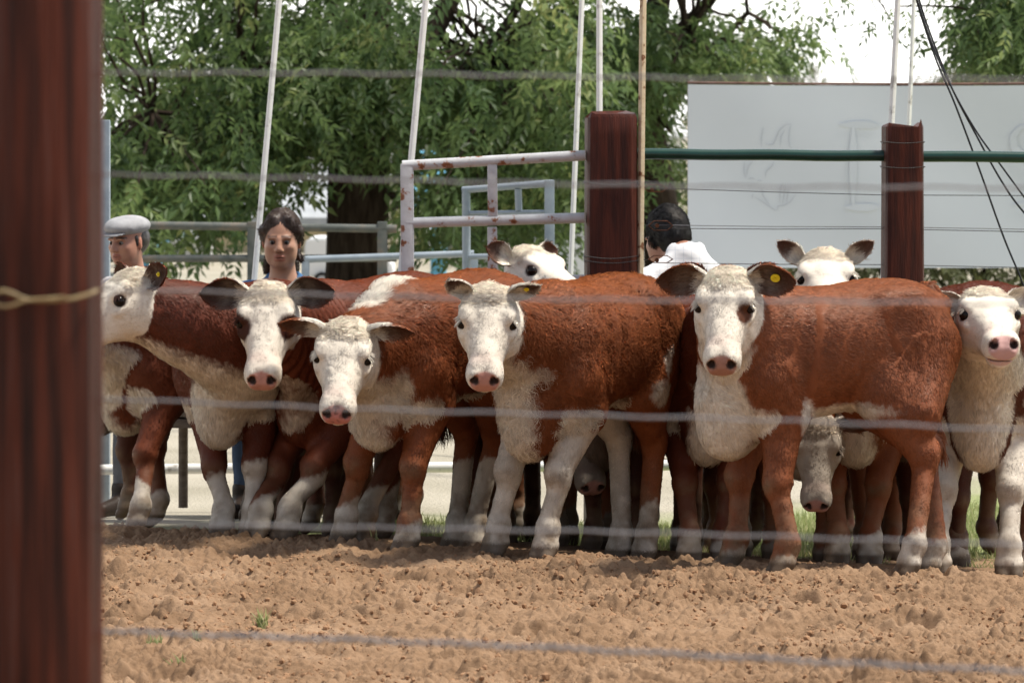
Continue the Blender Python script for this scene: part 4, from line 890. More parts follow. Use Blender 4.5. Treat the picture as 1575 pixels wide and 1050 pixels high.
# rear wires
for k, (ya, yb, yc, mt) in enumerate(((289, 300, 301, DKWIRE), (346, 349, 353, WIRE), (351, 352, 357, DKWIRE), (404, 407, 412, DKWIRE), (465, 468, 470, WIRE), (525, 527, 530, WIRE), (585, 587, 590, WIRE), (645, 647, 650, DKWIRE), (705, 707, 710, DKWIRE))):
    P = [W(1000, ya, FY-.01), W(1190, (ya+yb)/2+1, FY), W(1358, yb, FY), W(1600, yc, FY), W(2000, yc+3, FY)]
    a = P[0]; Pd = np.vstack([np.linspace(P[i], P[i+1], 5)[:-1] for i in range(4)]+[P[-1]])
    tag(MB().tube(Pd-a, .0018, 6).build('fence_wire', mt, None, loc=a),
        ('uppermost thin dark wire below the green rail, crossing the white banner', 'pale upper strand of the close pair of wires crossing the banner', 'dark lower strand of the close pair of wires crossing the banner', 'thin wire along the bottom edge of the white banner',
         'fence wire hidden behind the cattle just below back height', 'fence wire behind the cattle at shoulder height', 'fence wire behind the cattle at chest height', 'fence wire behind the cattle at belly height', 'fence wire behind the cattle at knee height')[k], 'wire', 'wires of the rear fence')
# rusty tensioners
for k, (px, py, kind) in enumerate(((1008, 291, 0), (1016, 347, 1), (1016, 400, 0))):
    c = W(px, py, FY-.02); r_ = empty('wire_tensioner', c, ('rusty wire tensioner, uppermost of the three beside the thick post', 'open diamond-shaped rusty wire tensioner in front of the dark-haired man', 'rusty wire tensioner, lowest of the three, against the white shirt')[k], 'tensioner', 'wire tensioners on the rear fence')
    ln = .052; hh = .020
    P = [(-ln, 0, 0), (-ln*.55, 0, hh), (ln*.55, 0, hh), (ln, 0, 0), (ln*.55, 0, -hh), (-ln*.55, 0, -hh), (-ln, 0, 0)]
    if kind == 0: P = [(x, .006*(z > 0), z*.75+.004) for x, y, z in P]
    mb = MB()
    for q in range(6):
        a, b = np.array(P[q]), np.array(P[q+1]); m_ = (a+b)/2; d = b-a; L = np.linalg.norm(d); d /= L
        up = np.array([0, 1., 0]); s_ = np.cross(d, up); mb.box(m_, (L+.004, .022, .0035), .0008, np.stack([d, up, s_], 1))
    mb.build('frame', RUSTY, r_)
    MB().tube([(-ln*.3, -.016, 0), (-ln*.3, .016, 0)], .009, 12).build('spool', RUSTY, r_)
    MB().tube([(-ln*1.9, .0, .002), (-ln, 0, 0)], .0022, 6).build('tie', DKWIRE, r_)
# thin leaning poles
def pole(px0, py0, px1, py1, Y, wpx, mat, label, name='white_pole'):
    a, b = W(px0, py0, Y), W(px1, py1, Y); d = (b-a)/(b[2]-a[2]); g = float(ground_z(a[0], Y))-.1
    lo = a+d*(g-a[2]); hi = a+d*(4.6-a[2]); r = wpx/2*Y/FPX*.74
    mb = MB(); t = nrm(hi-lo); L = np.linalg.norm(hi-lo); X = nrm(np.cross(t, [0, 1., 0])); Yv = np.cross(X, t)
    mb.box((hi-lo)/2, (2*r, 2*r, L), r*.35, np.stack([X*.77-Yv*.64, -X*.64-Yv*.77, t], 1))
    return tag(mb.build(name, mat, None, loc=lo), label, 'pole', 'thin poles behind the pen')
pole(393, 410, 430, -5, 17.9, 9.5, WPOLE, 'thin white pole leaning right beside the woman in blue')
pole(619, 395, 655, 0, 17.35, 10.5, WPOLE, 'thin white pole rising behind the end of the rusty gate')
pole(879, 390, 895, 0, 18.2, 8.5, WPOLE, 'thin white pole just left of the thick timber post')
pole(922, 170, 922, 0, 17.5, 10, WPOLE, 'thin white pole standing upright behind the top of the thick timber post')
pole(984.5, 410, 989, 0, 16.93, 11, CREAMP, 'cream pole with rust specks standing against the right side of the thick post', 'cream_pole')
pole(1371, 192, 1381, 0, 17.5, 10, WPOLE, 'thicker of the two white poles behind the slimmer timber post')
pole(1398, 192, 1406, 0, 19.6, 7, WPOLE, 'thinner of the two white poles behind the slimmer timber post')
a = W(165, 420, 18.5); g = float(ground_z(a[0], 18.5)); zt = CAM_H-(201-HZ)/FPX*18.5
tag(MB().box((0, 0, (zt-g)/2), (.05, .05, zt-g+.1), .006).build('galvanised_post', BLUEPIPE, None, loc=(a[0]-.012, 18.5, g)), 'pale blue-grey metal post just behind the man in the flat cap', 'post')

# pipe gate left of the thick post
def gate(name, label, tubes, mat, Y0, Y1, pxa, pxb, origin):
    root = empty(name, origin, label, 'gate')
    for nm, pts, wpx, sq in tubes:
        P = np.array([W(px, py, Y0+(Y1-Y0)*(px-pxa)/(pxb-pxa)) for px, py in pts]); r = wpx/2*Y0/FPX
        if sq:
            mb = MB(); d = P[-1]-P[0]; L = np.linalg.norm(d); t = d/L; X = nrm(np.cross(t, [0, 1., 0])); Yv = np.cross(X, t)
            mb.box((P[0]+P[-1])/2-np.array(origin), (2*r, 1.6*r, L), r*.22, np.stack([X, -Yv, t], 1)); mb.build(nm, mat, root)
        else:
            MB().tube(np.linspace(P[0], P[-1], 8)-np.array(origin), r, 14).build(nm, mat, root)
    return root
go = W(627, 640, 16.97)
gate('pipe_gate', 'rusty white pipe gate hinged on the thick timber post',
     [('rail', [(619, 255), (900, 239)], 16.5, 0), ('rail', [(621, 343), (899, 335)], 16.5, 0), ('rail', [(619, 440), (899, 430)], 16, 0), ('rail', [(619, 530), (899, 522)], 16, 0), ('stile', [(626, 252), (628, 660)], 20, 1), ('strut', [(757, 253), (758, 333)], 15, 1), ('strut', [(757, 349), (758, 430)], 15, 1)], RUST, 17.0, 16.98, 619, 900, go)
go = W(780, 500, 20.5)
gate('pipe_gate', 'blue-grey pipe gate standing farther back behind the rusty gate',
     [('rail', [(712, 292), (848, 282)], 11, 0), ('rail', [(714, 328), (846, 326)], 7, 0), ('stile', [(717, 290), (718, 600)], 13, 0), ('stile', [(845, 277), (846, 600)], 15, 1), ('strut', [(797, 291), (798, 324)], 11, 0), ('rail', [(718, 395), (846, 393)], 9, 0)], BLUEPIPE, 20.5, 20.3, 712, 848, go)
# old pipe fence further back
def yard_fence(pxs, rails, Y, label, mat, wpx, group='yard fences'):
    o = W(pxs[0], 400, Y); g = float(ground_z(o[0], Y)); o[2] = g; root = empty('pipe_fence', o, label, 'fence', group)
    for (x0, y0, x1_, y1, w_) in rails: MB().tube(np.linspace(W(x0, y0, Y), W(x1_, y1, Y), 8)-o, w_/2*Y/FPX, 10).build('rail', mat, root)
    for px in pxs:
        t = W(px, min(r[1] for r in rails)-4, Y)-o; MB().box((t[0], 0, t[2]/2), (wpx*Y/FPX, wpx*Y/FPX*.8, t[2]), .004).build('post', mat, root)
yard_fence([148, 388, 588], [(120, 345, 610, 352, 13), (120, 398, 610, 397, 12)], 23.0, 'dull grey-green pipe fence crossing behind the seated man and woman', DARKPIPE, 15)
yard_fence([470, 729], [(470, 399, 729, 390, 11)], 21.5, 'low pipe fence with rust marks passing in front of the tree trunk', BLUEPIPE, 12)
# white kerb pipe on the ground behind
rail(150, 2000, 722, 708, 18.2, 18.0, .024, WPOLE, 'white_pipe', 'white pipe rail lying low along the ground behind the cattle', 'pipe')

# ------------------------------------------------------------------ near fence the picture is taken through
pn, wn1, xn, zn = post('fence_post', -40, 163, -120, 5.5, 'large blurred reddish timber post close to the viewer', zb=-.3, rot=.10, b=.62, mat=noise_mat('weathered_red_timber', [(.010, .004, .003), (.042, .011, .006), (.090, .021, .010), (.075, .055, .050)], 6, .5, .5, 24, .22, 8, (9, 9, .35), pos=[.30, .46, .60, .78], bdist=.006))
def near_y(px): return 5.5-(px-160)/1415*.36
NW = [(113, 122), (271, 291), (447, 470), (613, 662), (800, 836), (968, 1030)]
for k, (ya, yb) in enumerate(NW):
    P = []
    for t in np.linspace(0, 1, 60):
        px = 150+t*(1700-150); py = ya+(yb-ya)*(px-160)/1415; p = W(px, py, near_y(px)); P.append(p+np.array([0, 0, .0012*math.sin(t*61+k)+.002*math.sin(t*7+k)]))
    o = P[0].copy(); r = .0018 if k < 5 else .0025
    mb = MB().tube(np.array(P)-o, r, 8)
    if k == 5:
        T = np.linspace(0, 1, 500); C = np.array([np.interp(T, np.linspace(0, 1, 60), np.array(P)[:, q]) for q in range(3)]).T
        mb.tube(C-o+.0036*np.stack([0*T, np.cos(T*420), np.sin(T*420)], 1), .0018, 5)
    tag(mb.build('fence_wire', WIRE, None, loc=o), ('blurred near wire across the tree crown, topmost of the near fence', 'blurred near wire across the tree and the banner', 'blurred near wire crossing at the height of the cattle faces', 'blurred near wire crossing at the height of the cattle bellies',
        'blurred near wire crossing at the height of the cattle hooves', 'twisted dark wire low over the bare sand, lowest of the near fence')[k], 'wire', 'wires of the near fence')
    if k != 2:
        MB().tube(np.array([P[0]+[-.02, -.012, 0], P[0]+[.004, 0, 0]])-np.array(pn.location), .006, 8).build('staple', DKWIRE, pn)
# straw coloured tie wire wound on the near post
yf = 5.5-wn1*.62
P = [W(*q) for q in ((150, 446, yf+.05), (138, 452, yf+.012), (110, 460, yf), (70, 463, yf), (40, 461, yf), (22, 452, yf-.004), (5, 446, yf-.004), (-12, 452, yf-.004), (-18, 460, yf-.004), (-8, 468, yf-.004), (8, 472, yf-.004), (24, 468, yf-.004), (38, 462, yf-.002), (70, 460, yf-.003), (105, 457, yf-.002))]
T = np.linspace(0, len(P)-1, 90); P = np.array(P); C = np.array([np.interp(T, np.arange(len(P)), P[:, q]) for q in range(3)]).T
ker = np.hanning(9); ker /= ker.sum(); C = np.array([np.convolve(np.pad(C[:, q], 4, mode='edge'), ker, 'valid') for q in range(3)]).T
tag(MB().tube(C-C[0], .0026, 8).build('tie_wire', BRASS, None, loc=C[0]), 'straw-coloured twisted tie wire with an eye loop on the near post', 'wire')

# ------------------------------------------------------------------ cables
def cable(pts, Y, r, label):
    P = np.array([W(px, py, Y+dy) for px, py, dy in pts]); t = np.arange(len(P)); T = np.linspace(0, len(P)-1, 80)
    C = np.array([np.interp(T, t, P[:, q]) for q in range(3)]).T; k_ = np.hanning(15); k_ /= k_.sum()
    C = np.array([np.convolve(np.pad(C[:, q], 7, mode='reflect', reflect_type='odd'), k_, 'valid') for q in range(3)]).T
    tag(MB().tube(C-C[0], r, 8).build('cable', CABLE, None, loc=C[0]), label, 'cable', 'black cables by the banner')
cable([(1380, -140, 0), (1408, 0, 0), (1440, 95, 0), (1465, 150, 0), (1484, 200, 0), (1510, 270, 0), (1545, 370, 0), (1578, 445, 0), (1640, 640, 0)], 17.4, .0044, 'black cable hanging steepest, leftmost of the three by the banner')
cable([(1384, -140, 0), (1412, 0, 0), (1444, 88, .05), (1470, 150, .05), (1500, 205, .05), (1530, 262, .05), (1560, 310, .05), (1600, 355, .05), (1720, 470, .05)], 17.4, .0044, 'black cable sagging between the two others by the banner')
cable([(1380, -140, 0), (1409, 0, 0), (1442, 92, -.05), (1475, 158, -.05), (1506, 210, -.05), (1540, 255, -.05), (1580, 310, -.05), (1640, 385, -.05), (1760, 520, -.05)], 17.4, .0040, 'black cable running farthest to the right of the three by the banner')
# far overhead lines, just above the banner
for k, (ya, yb) in enumerate(((108, 124), (114, 120))):
    a, b = W(800, ya, 40), W(1900, yb, 40); P = np.linspace(a, b, 30); P[:, 2] -= .1*np.sin(np.linspace(0, math.pi, 30))
    tag(MB().tube(P-a, .006, 6).build('overhead_line', CABLE, None, loc=a), ('far thin overhead line dipping just above the banner', 'far thin overhead line nearly level above the banner')[k], 'cable', 'far overhead lines')
# ------------------------------------------------------------------ white banner behind
def banner():
    Y = 24.0; a = W(1058, 412, Y); b = W(1700, 130, Y); wdt = b[0]-a[0]; hgt_ = b[2]-a[2]
    root = empty('billboard', (a[0], Y, float(ground_z(a[0], Y))), 'large pale banner with a faint bull drawing stretched behind the green rails', 'banner'); o = np.array(root.location)
    VINYL = noise_mat("pale_vinyl", [(.66, .71, .77), (.70, .75, .80)], 1.2, .5, .08, 3, .35, bdist=.02)
    n = 60; u = np.linspace(0, 1, n); v = np.linspace(0, 1, 24); U, Vv = np.meshgrid(u, v, indexing='ij')
    sag = .010*np.sin(np.pi*U)*Vv
    for yy, nm in ((0, 0),):
        X = a[0]+wdt*U; Zz = a[2]+hgt_*Vv-sag; Yy = Y+.012*np.sin(U*9+Vv*2)*np.sin(np.pi*Vv)
    F = []; 
    i = np.arange(n-1)[:, None]*24; j = np.arange(23)[None]; F = np.stack([i+j, i+24+j, i+25+j, i+1+j], -1).reshape(-1, 4)
    V = np.stack([X, Yy, Zz], -1).reshape(-1, 3)-o
    V2 = V+[0, .006, 0]; N_ = len(V); Fa = np.vstack([F, F[:, ::-1]+N_])
    mesh_np('sheet', np.vstack([V, V2]), Fa, VINYL, root)
    FR = noise_mat("rusted_frame", [(.10, .05, .035), (.22, .13, .10)], 20, .7, .2, 60)
    top = [np.array([a[0]+wdt*t, Y+.03, b[2]+.012-.010*math.sin(math.pi*t)]) for t in np.linspace(0, 1, 20)]
    MB().tube(np.array(top)-o, .009, 8).build('top_bar', FR, root)
    for x in (a[0]+.02, a[0]+wdt*.5, a[0]+wdt-.02): MB().box(np.array([x, Y+.05, (b[2]+o[2])/2-.02])-o, (.04, .04, b[2]-o[2]), .004).build('upright', FR, root)
    INK = noise_mat("faded_ink", [(.52, .56, .62), (.58, .62, .67)], 14, .6, 0)
    INK2 = noise_mat("very_faded_ink", [(.652, .702, .762), (.665, .715, .77)], 14, .6, 0)
    def stroke(lines, mat, name, w):
        mb = MB()
        for L in lines:
            P = np.array([W(px, py, Y) for px, py in L]); P[:, 1] = Y+.012*np.sin((P[:, 0]-a[0])/wdt*9+(P[:, 2]-a[2])/hgt_*2)*np.sin(np.pi*np.clip((P[:, 2]-a[2])/hgt_, 0, 1))-.007; P = P-o; t = np.arange(len(P)); T = np.linspace(0, len(P)-1, 8*len(P))
            C = np.array([np.interp(T, t, P[:, q]) for q in range(3)]).T; k_ = np.hanning(7); k_ /= k_.sum()
            if len(C) > 12: C = np.array([np.convolve(np.pad(C[:, q], 3, mode='reflect', reflect_type='odd'), k_, 'valid') for q in range(3)]).T
            d = np.gradient(C, axis=0); nn = nrm(np.stack([-d[:, 2], 0*d[:, 0], d[:, 0]], 1)); hw = w/2*Y/FPX*np.clip(np.sin(np.linspace(.25, 2.9, len(C)))*1.1, .3, 1)[:, None]
            V = np.vstack([C-nn*hw, C+nn*hw, C-nn*hw+[0, .003, 0], C+nn*hw+[0, .003, 0]]); m = len(C); k = np.arange(m-1)
            mb.add(V, np.vstack([np.stack([k, k+1, m+k+1, m+k], 1)]))
        mb.build(name, mat, root, smooth=False)
    stroke([[(1174, 196), (1171, 210), (1171, 226)], [(1177, 221), (1182, 223), (1189, 222), (1193, 214), (1198, 201), (1208, 192), (1217, 191)], [(1217, 192), (1214, 200), (1213, 214), (1214, 224), (1218, 229)],
            [(1207, 200), (1201, 210), (1200, 226)], [(1145, 248), (1144, 262), (1146, 274)], [(1147, 274), (1151, 256), (1158, 248)], [(1190, 249), (1187, 256), (1178, 264), (1177, 274)],
            [(1150, 276), (1156, 274), (1161, 276)], [(1164, 278), (1172, 278)], [(1158, 298), (1157, 305)], [(1161, 303), (1172, 310), (1184, 318), (1191, 323), (1196, 323)], [(1172, 290), (1173, 300), (1184, 316)],
            [(1196, 324), (1196, 317), (1206, 316), (1216, 310), (1224, 298)], [(1203, 282), (1200, 292), (1199, 312)], [(1208, 286), (1206, 298), (1204, 314)], [(1213, 290), (1211, 302), (1210, 311)]], INK, 'bull_drawing', 1.5)
    arc = lambda cx, cy, r, a0, a1, n=14: [(cx+r*math.cos(t), cy-r*math.sin(t)) for t in np.linspace(a0, a1, n)]
    0 and stroke([arc(1183, 252, 92, 1.0, 2.4), arc(1183, 252, 90, -1.1, -.2), arc(1183, 252, 92, 2.6, 3.4)], INK2, 'ring', 2.5)
    stroke([[(1290, 192), (1330, 192), (1352, 194)], [(1312, 194), (1312, 250), (1312, 318)], [(1300, 319), (1330, 319), (1352, 318)]], INK2, 'letter_b', 12)
    stroke([[(1590, 192), (1570, 196), (1558, 210), (1560, 228), (1580, 244), (1598, 258), (1600, 285), (1585, 312), (1556, 316)]], INK2, 'letter_s', 12)
banner()

# ------------------------------------------------------------------ trees
BARK = noise_mat("dark_bark", [(.018, .013, .010), (.055, .040, .030), (.09, .07, .055)], 7, .9, .8, 22, .1, 8, (3, 3, .6), bdist=.03)
PALEBARK = noise_mat("pale_bark", [(.16, .14, .11), (.30, .27, .22)], 6, .9, .5, 30, .1, 8, (3, 3, .6), bdist=.02)
LEAF = leaf_mat("dark_green_leaves", [(0, (.052, .095, .034)), (.45, (.105, .170, .058)), (.8, (.170, .240, .088)), (1, (.26, .30, .115))], .45, rough=.42)
LEAFY = leaf_mat("yellow_green_leaves", [(0, (.07, .10, .025)), (.6, (.14, .17, .045)), (1, (.24, .25, .08))], .4)
LEAFO = leaf_mat("olive_leaves", [(0, (.07, .085, .035)), (.6, (.13, .145, .06)), (1, (.20, .20, .10))], .3)
def sprays(C, rng, k=9, L=.30, leaf=.085, width=.36, droop=.55, lvb=None):
    """C (n,3): compound leaves: a drooping midrib with leaflets on both sides"""
    n = len(C); az = rng.uniform(0, 6.28, n); el = rng.normal(-droop, .35, n)
    d = np.stack([np.cos(az)*np.cos(el), np.sin(az)*np.cos(el), np.sin(el)], 1); sd = nrm(np.cross(d, [0, 0, 1.])); up = np.cross(sd, d)
    rl = rng.normal(0, .6, n)[:, None]; sd, up = sd*np.cos(rl)+up*np.sin(rl), up*np.cos(rl)-sd*np.sin(rl)
    L = L*rng.uniform(.7, 1.25, n); V = []; lv = []
    base = rng.random(n) if lvb is None else lvb
    for j in range(k):
        s = (j//2+1)/((k+1)/2); sg = (1 if j % 2 else -1); tip = j == k-1
        b = C+d*(L*s)[:, None]+np.array([0, 0, -.25])*(L*s*s)[:, None]
        q = d if tip else nrm(d*rng.uniform(.45, .8, n)[:, None]+sd*sg*.85+rng.normal(0, .18, (n, 3)))
        q = nrm(q+np.array([0, 0, -1.])*rng.uniform(.0, .5, n)[:, None])
        ll = (leaf*rng.uniform(.75, 1.2, n)*(1.1 if tip else 1-.25*abs(s-.5)))[:, None]; wv = nrm(np.cross(q, up+rng.normal(0, .25, (n, 3))))
        fold = np.cross(wv, q)*ll*.06
        V.append(np.stack([b, b+q*ll*.42+wv*ll*width*.5+fold, b+q*ll+np.array([0, 0, -.12])*ll, b+q*ll*.42-wv*ll*width*.5+fold], 1)); lv.append(np.clip(base+rng.normal(0, .10, n), 0, 1))
    V = np.stack(V, 1).reshape(-1, 3); F = np.arange(len(V)).reshape(-1, 4); return V, F, np.repeat(np.stack(lv, 1).ravel(), 4)
def limb(p0, p1, r0, r1, rng, wob=.12, n=10):
    t = np.linspace(0, 1, n); P = np.array(p0)+(np.array(p1)-np.array(p0))*t[:, None]; L = np.linalg.norm(P[-1]-P[0])
    P += (np.cumsum(rng.normal(0, 1, (n, 3)), 0)*wob*L/n*np.sin(np.pi*t)[:, None]); return P, r0+(r1-r0)*t
def tree(name, label, loc, trunk, limbs, clumps, per, mat, bark, rng, L=.30, leaf=.085, k=9, spread=(.42, .42, .32), width=.36, group=None, twig_r=.012, avoid=None):
    root = empty(name, loc, label, 'tree', group); o = np.array(loc)
    mb = MB(); 
    for P, r in trunk: mb.tube(P-o, r, 12)
    for P, r in limbs: mb.tube(P-o, r, 8)
    nodes = np.vstack([P for P, r in limbs]+[P for P, r in trunk])
    for c in clumps:
        dd = ((nodes-c)**2).sum(1)+3*np.maximum(nodes[:, 2]-c[2]-.8, 0)**2; q = nodes[dd.argmin()]
        P, r = limb(q, c, twig_r*1.4, twig_r*.35, rng, .22, 7); mb.tube(P-o, r, 5)
    mb.build('trunk', bark, root)
    C = np.repeat(clumps, per, 0); rad = np.repeat(rng.uniform(.6, 1.25, len(clumps)), per)[:, None]
    C = C+rng.normal(0, 1, C.shape)*np.array(spread)*rad
    if avoid is not None: kp_ = ~avoid(C)
    lvb = np.clip(np.repeat(rng.uniform(.05, .75, len(clumps)), per)+rng.normal(0, .16, len(C)), 0, 1)
    if avoid is not None: C, lvb = C[kp_], lvb[kp_]
    V, F, lv = sprays(C, rng, k, L, leaf, width, lvb=lvb)
    mesh_np('crown', V-o, F, mat, root, smooth=False, attrs={'lv': ('FLOAT', lv)})
    return root
rng = np.random.default_rng(5)
def px_clumps(n, xr, ylo, Yr, rng, ytop=-420, keep=None):
    out = []
    while len(out) < n:
        px = rng.uniform(*xr); Y = rng.uniform(*Yr); yl = ylo(px); py = ytop+(yl-ytop)*rng.random()**.75
        if keep is not None and not keep(px, py, rng): continue
        out.append(W(px, py, Y))
    return np.array(out)
# the big tree
TX = W(545, 600, 30); g = float(ground_z(TX[0], 30))-.1
base = np.array([TX[0], 30., g]); fork = W(552, 255, 30)
tp = np.array([base+[0, 0, 0], base+[.01, 0, .25], (base+fork)/2+[.0, 0, 0], fork, fork+[.02, 0, .35]]); tr = [.34, .27, .235, .235, .20]
L_ = []
for px, py, Y, r in ((612, 60, 29.8, .085), (640, -300, 29.5, .09), (480, 40, 30.5, .08), (380, 108, 29.2, .05), (236, 172, 28.8, .035), (430, -200, 30.5, .07), (760, 90, 29.0, .06), (850, -60, 29.5, .05), (300, -60, 30.2, .05), (700, -250, 31, .08), (560, -420, 30, .1)):
    L_.append(limb(fork+[0, 0, rng.uniform(-.1, .3)], W(px, py, Y), r*1.5, r*.5, rng, .25, 14))
ylo1 = lambda px: np.interp(px, [150, 200, 260, 330, 380, 440, 500, 600, 640, 700, 800, 880, 920], [290, 325, 340, 285, 275, 285, 190, 185, 285, 335, 345, 290, 240])
kp = lambda px, py, r: vnoise(np.array([[px/95., py/80., 1.]]), 9)[0] > .45+.20*r.random()
cl = px_clumps(150, (120, 920), ylo1, (27.2, 32.6), rng, -520, kp)
cl = np.vstack([cl, px_clumps(26, (150, 430), lambda p: 270, (28.5, 32), rng, -60), px_clumps(80, (120, 900), ylo1, (28, 32), rng, 30, kp)])
tree('broadleaf_tree', 'big dark-trunked tree with drooping compound leaves behind the rusty gate', tuple(base), [(tp, np.array(tr))], L_, cl, 31, LEAF, BARK, rng, .27, .092, 9, (.25, .30, .20), .40, avoid=lambda C: (np.abs(C[:, 0]+1.17) < .36) & (C[:, 2] < 1.28) & (C[:, 1] < 30.3))
# the tree at the middle, its crown ending against the open sky
bx = W(1015, 600, 31); b2 = np.array([bx[0]+.1, 31., float(ground_z(bx[0], 31))-.1]); f2 = W(985, 120, 31)
L2 = [limb(f2, W(px, py, Y), r*1.5, r*.5, rng, .25, 12) for px, py, Y, r in ((880, 20, 30.5, .05), (1060, 60, 30, .05), (1150, 20, 30.5, .04), (1000, -200, 31, .08), (1200, -160, 31.2, .05), (930, 180, 30, .03), (1030, 200, 30, .03))]
yr = lambda px: np.interp(px, [820, 900, 990, 1050, 1075, 1100, 1180, 1230, 1275], [300, 260, 330, 350, 130, 115, 85, 45, 15])
k2 = lambda px, py, r: vnoise(np.array([[px/75., py/65., 4.]]), 19)[0] > .36+.25*r.random()
c2 = np.vstack([px_clumps(85, (830, 1215), yr, (29, 32.5), rng, -420, k2), px_clumps(72, (840, 1225), yr, (29.5, 32), rng, -10, k2)])
tree('broadleaf_tree', 'leafy green tree whose crown ends against the white sky beside the banner', tuple(b2), [(np.array([b2, (b2+f2)/2+[.04, 0, 0], f2]), np.array([.20, .15, .12]))], L2, c2, 27, LEAF, BARK, rng, .24, .085, 9, (.18, .26, .15), .40)
# top right corner
b3 = np.array([4.6, 26.5, -.3]); f3 = W(1750, 40, 26.5)
L3 = [limb(f3, W(px, py, Y), r*1.5, r*.5, rng, .25, 12) for px, py, Y, r in ((1560, 30, 26, .035), (1500, -60, 26, .035), (1640, -100, 26, .05), (1330, -40, 26, .018), (1380, 10, 26, .012), (1600, 80, 26, .02))]
y3 = lambda px: np.interp(px, [1460, 1500, 1540, 1600, 1700], [30, 70, 95, 120, 160])
c3 = np.vstack([px_clumps(38, (1500, 1720), y3, (25.3, 27.3), rng, -250), px_clumps(15, (1505, 1640), y3, (25.6, 27), rng, -20)])
tree('broadleaf_tree', 'tree reaching in over the banner from the corner of the sky', tuple(b3), [(np.array([b3, (b3+f3)/2, f3]), np.array([.22, .17, .12]))], L3, c3, 24, LEAF, BARK, rng, .22, .075, 9, (.13, .2, .10))
# a thin hanging branch
c3b = np.array([W(px, py, 26) for px, py in ((1290, -12), (1318, 4), (1338, 18), (1352, 36), (1368, 48), (1392, 60), (1310, -30), (1340, -20), (1370, 20))])
b3b = np.array([5.4, 27.2, -.3]); f3b = W(1500, -420, 26.5)
tree('broadleaf_tree', 'sparse hanging twigs against the white sky left of the white poles', tuple(b3b), [(np.array([b3b, (b3b+f3b)/2+[.1, 0, 0], f3b]), np.array([.16, .12, .07]))], [limb(f3b, W(1315, -60, 26), .03, .012, rng, .1, 8)], c3b, 2, LEAF, BARK, rng, .16, .06, 9, (.06, .1, .05), twig_r=.006)
# far soft trees
def far_tree(px, ytop, ybot, wpx, Y, mat, label, n=60, per=26, seed=1, dens=1):
    r = np.random.default_rng(seed); bx = W(px, ybot, Y); g = float(ground_z(bx[0], Y))-.1; b = np.array([bx[0], Y, g]); top = W(px, ytop, Y); f = np.array([bx[0], Y, g+(top[2]-g)*.45]); sc = Y/FPX
    th = r.uniform(0, 6.28, n); rr = np.sqrt(r.random(n)); zz = r.random(n); prof = np.sqrt(np.clip(1-(2*zz-1)**2, 0, 1))*.9+.1
    c = np.stack([bx[0]+np.cos(th)*rr*prof*wpx/2*sc, Y+np.sin(th)*rr*prof*wpx/2*sc, CAM_H-(ybot+(ytop-ybot)*zz-HZ)*sc], 1)
    sp_ = wpx*sc*.085
    tree('distant_tree', label, tuple(b), [(np.array([b, (b+f)/2, f]), np.array([.03, .022, .015])*wpx*sc)], [limb(f, c[i], .012*wpx*sc, .004*wpx*sc, r, .2, 6) for i in range(0, n, max(n//8, 1))], c, per, mat, PALEBARK, r, sp_*1.1, sp_*.42, 5, (sp_, sp_, sp_*.8), .5, 'soft trees far behind', twig_r=.004*wpx*sc)
far_tree(1510, 52, 260, 190, 62, LEAFO, 'olive-green distant tree showing above the banner below the corner crown', 70, 30, 3)
far_tree(1225, 92, 240, 130, 80, LEAFO, 'pale distant tree with a thin crown just above the banner edge', 26, 12, 4)
far_tree(1660, 80, 300, 190, 66, LEAFO, 'olive distant tree at the edge of the view beyond the cables', 60, 26, 6)
far_tree(690, 235, 420, 280, 52, LEAFY, 'yellow-green distant tree seen through the rusty gate', 70, 22, 8)
far_tree(1030, 250, 430, 130, 46, LEAFY, 'light green young tree beside the left edge of the banner', 40, 20, 9)
# low hedge seen under the banner
def hedge():
    r = np.random.default_rng(3); n = 520; x = r.uniform(2.0, 8.2, n); z = r.uniform(-.35, .95, n)*(.8+.4*vnoise(np.stack([x*1.2, 0*x, 0*x], 1), 2)); y = r.uniform(32.2, 33.4, n)
    root = empty('hedge', (5, 33, -.4), 'dark low hedge showing under the banner edge', 'hedge')
    V, F, lv = sprays(np.repeat(np.stack([x, y, z], 1), 9, 0)+r.normal(0, .12, (n*9, 3)), r, 7, .2, .08, .5, lvb=r.random(n*9)*.7)
    mesh_np('foliage', V-[5, 33, -.4], F, LEAFO, root, smooth=False, attrs={'lv': ('FLOAT', lv)})
    mb = MB()
    for q in range(14): 
        xx = 2.2+q*.43; mb.tube(np.array([[xx, 32.8, -.5], [xx+.05, 32.8, .1], [xx-.05, 32.8, .6]])-[5, 33, -.4], [.03, .02, .01], 6)
    mb.build('stem', BARK, root)
hedge()

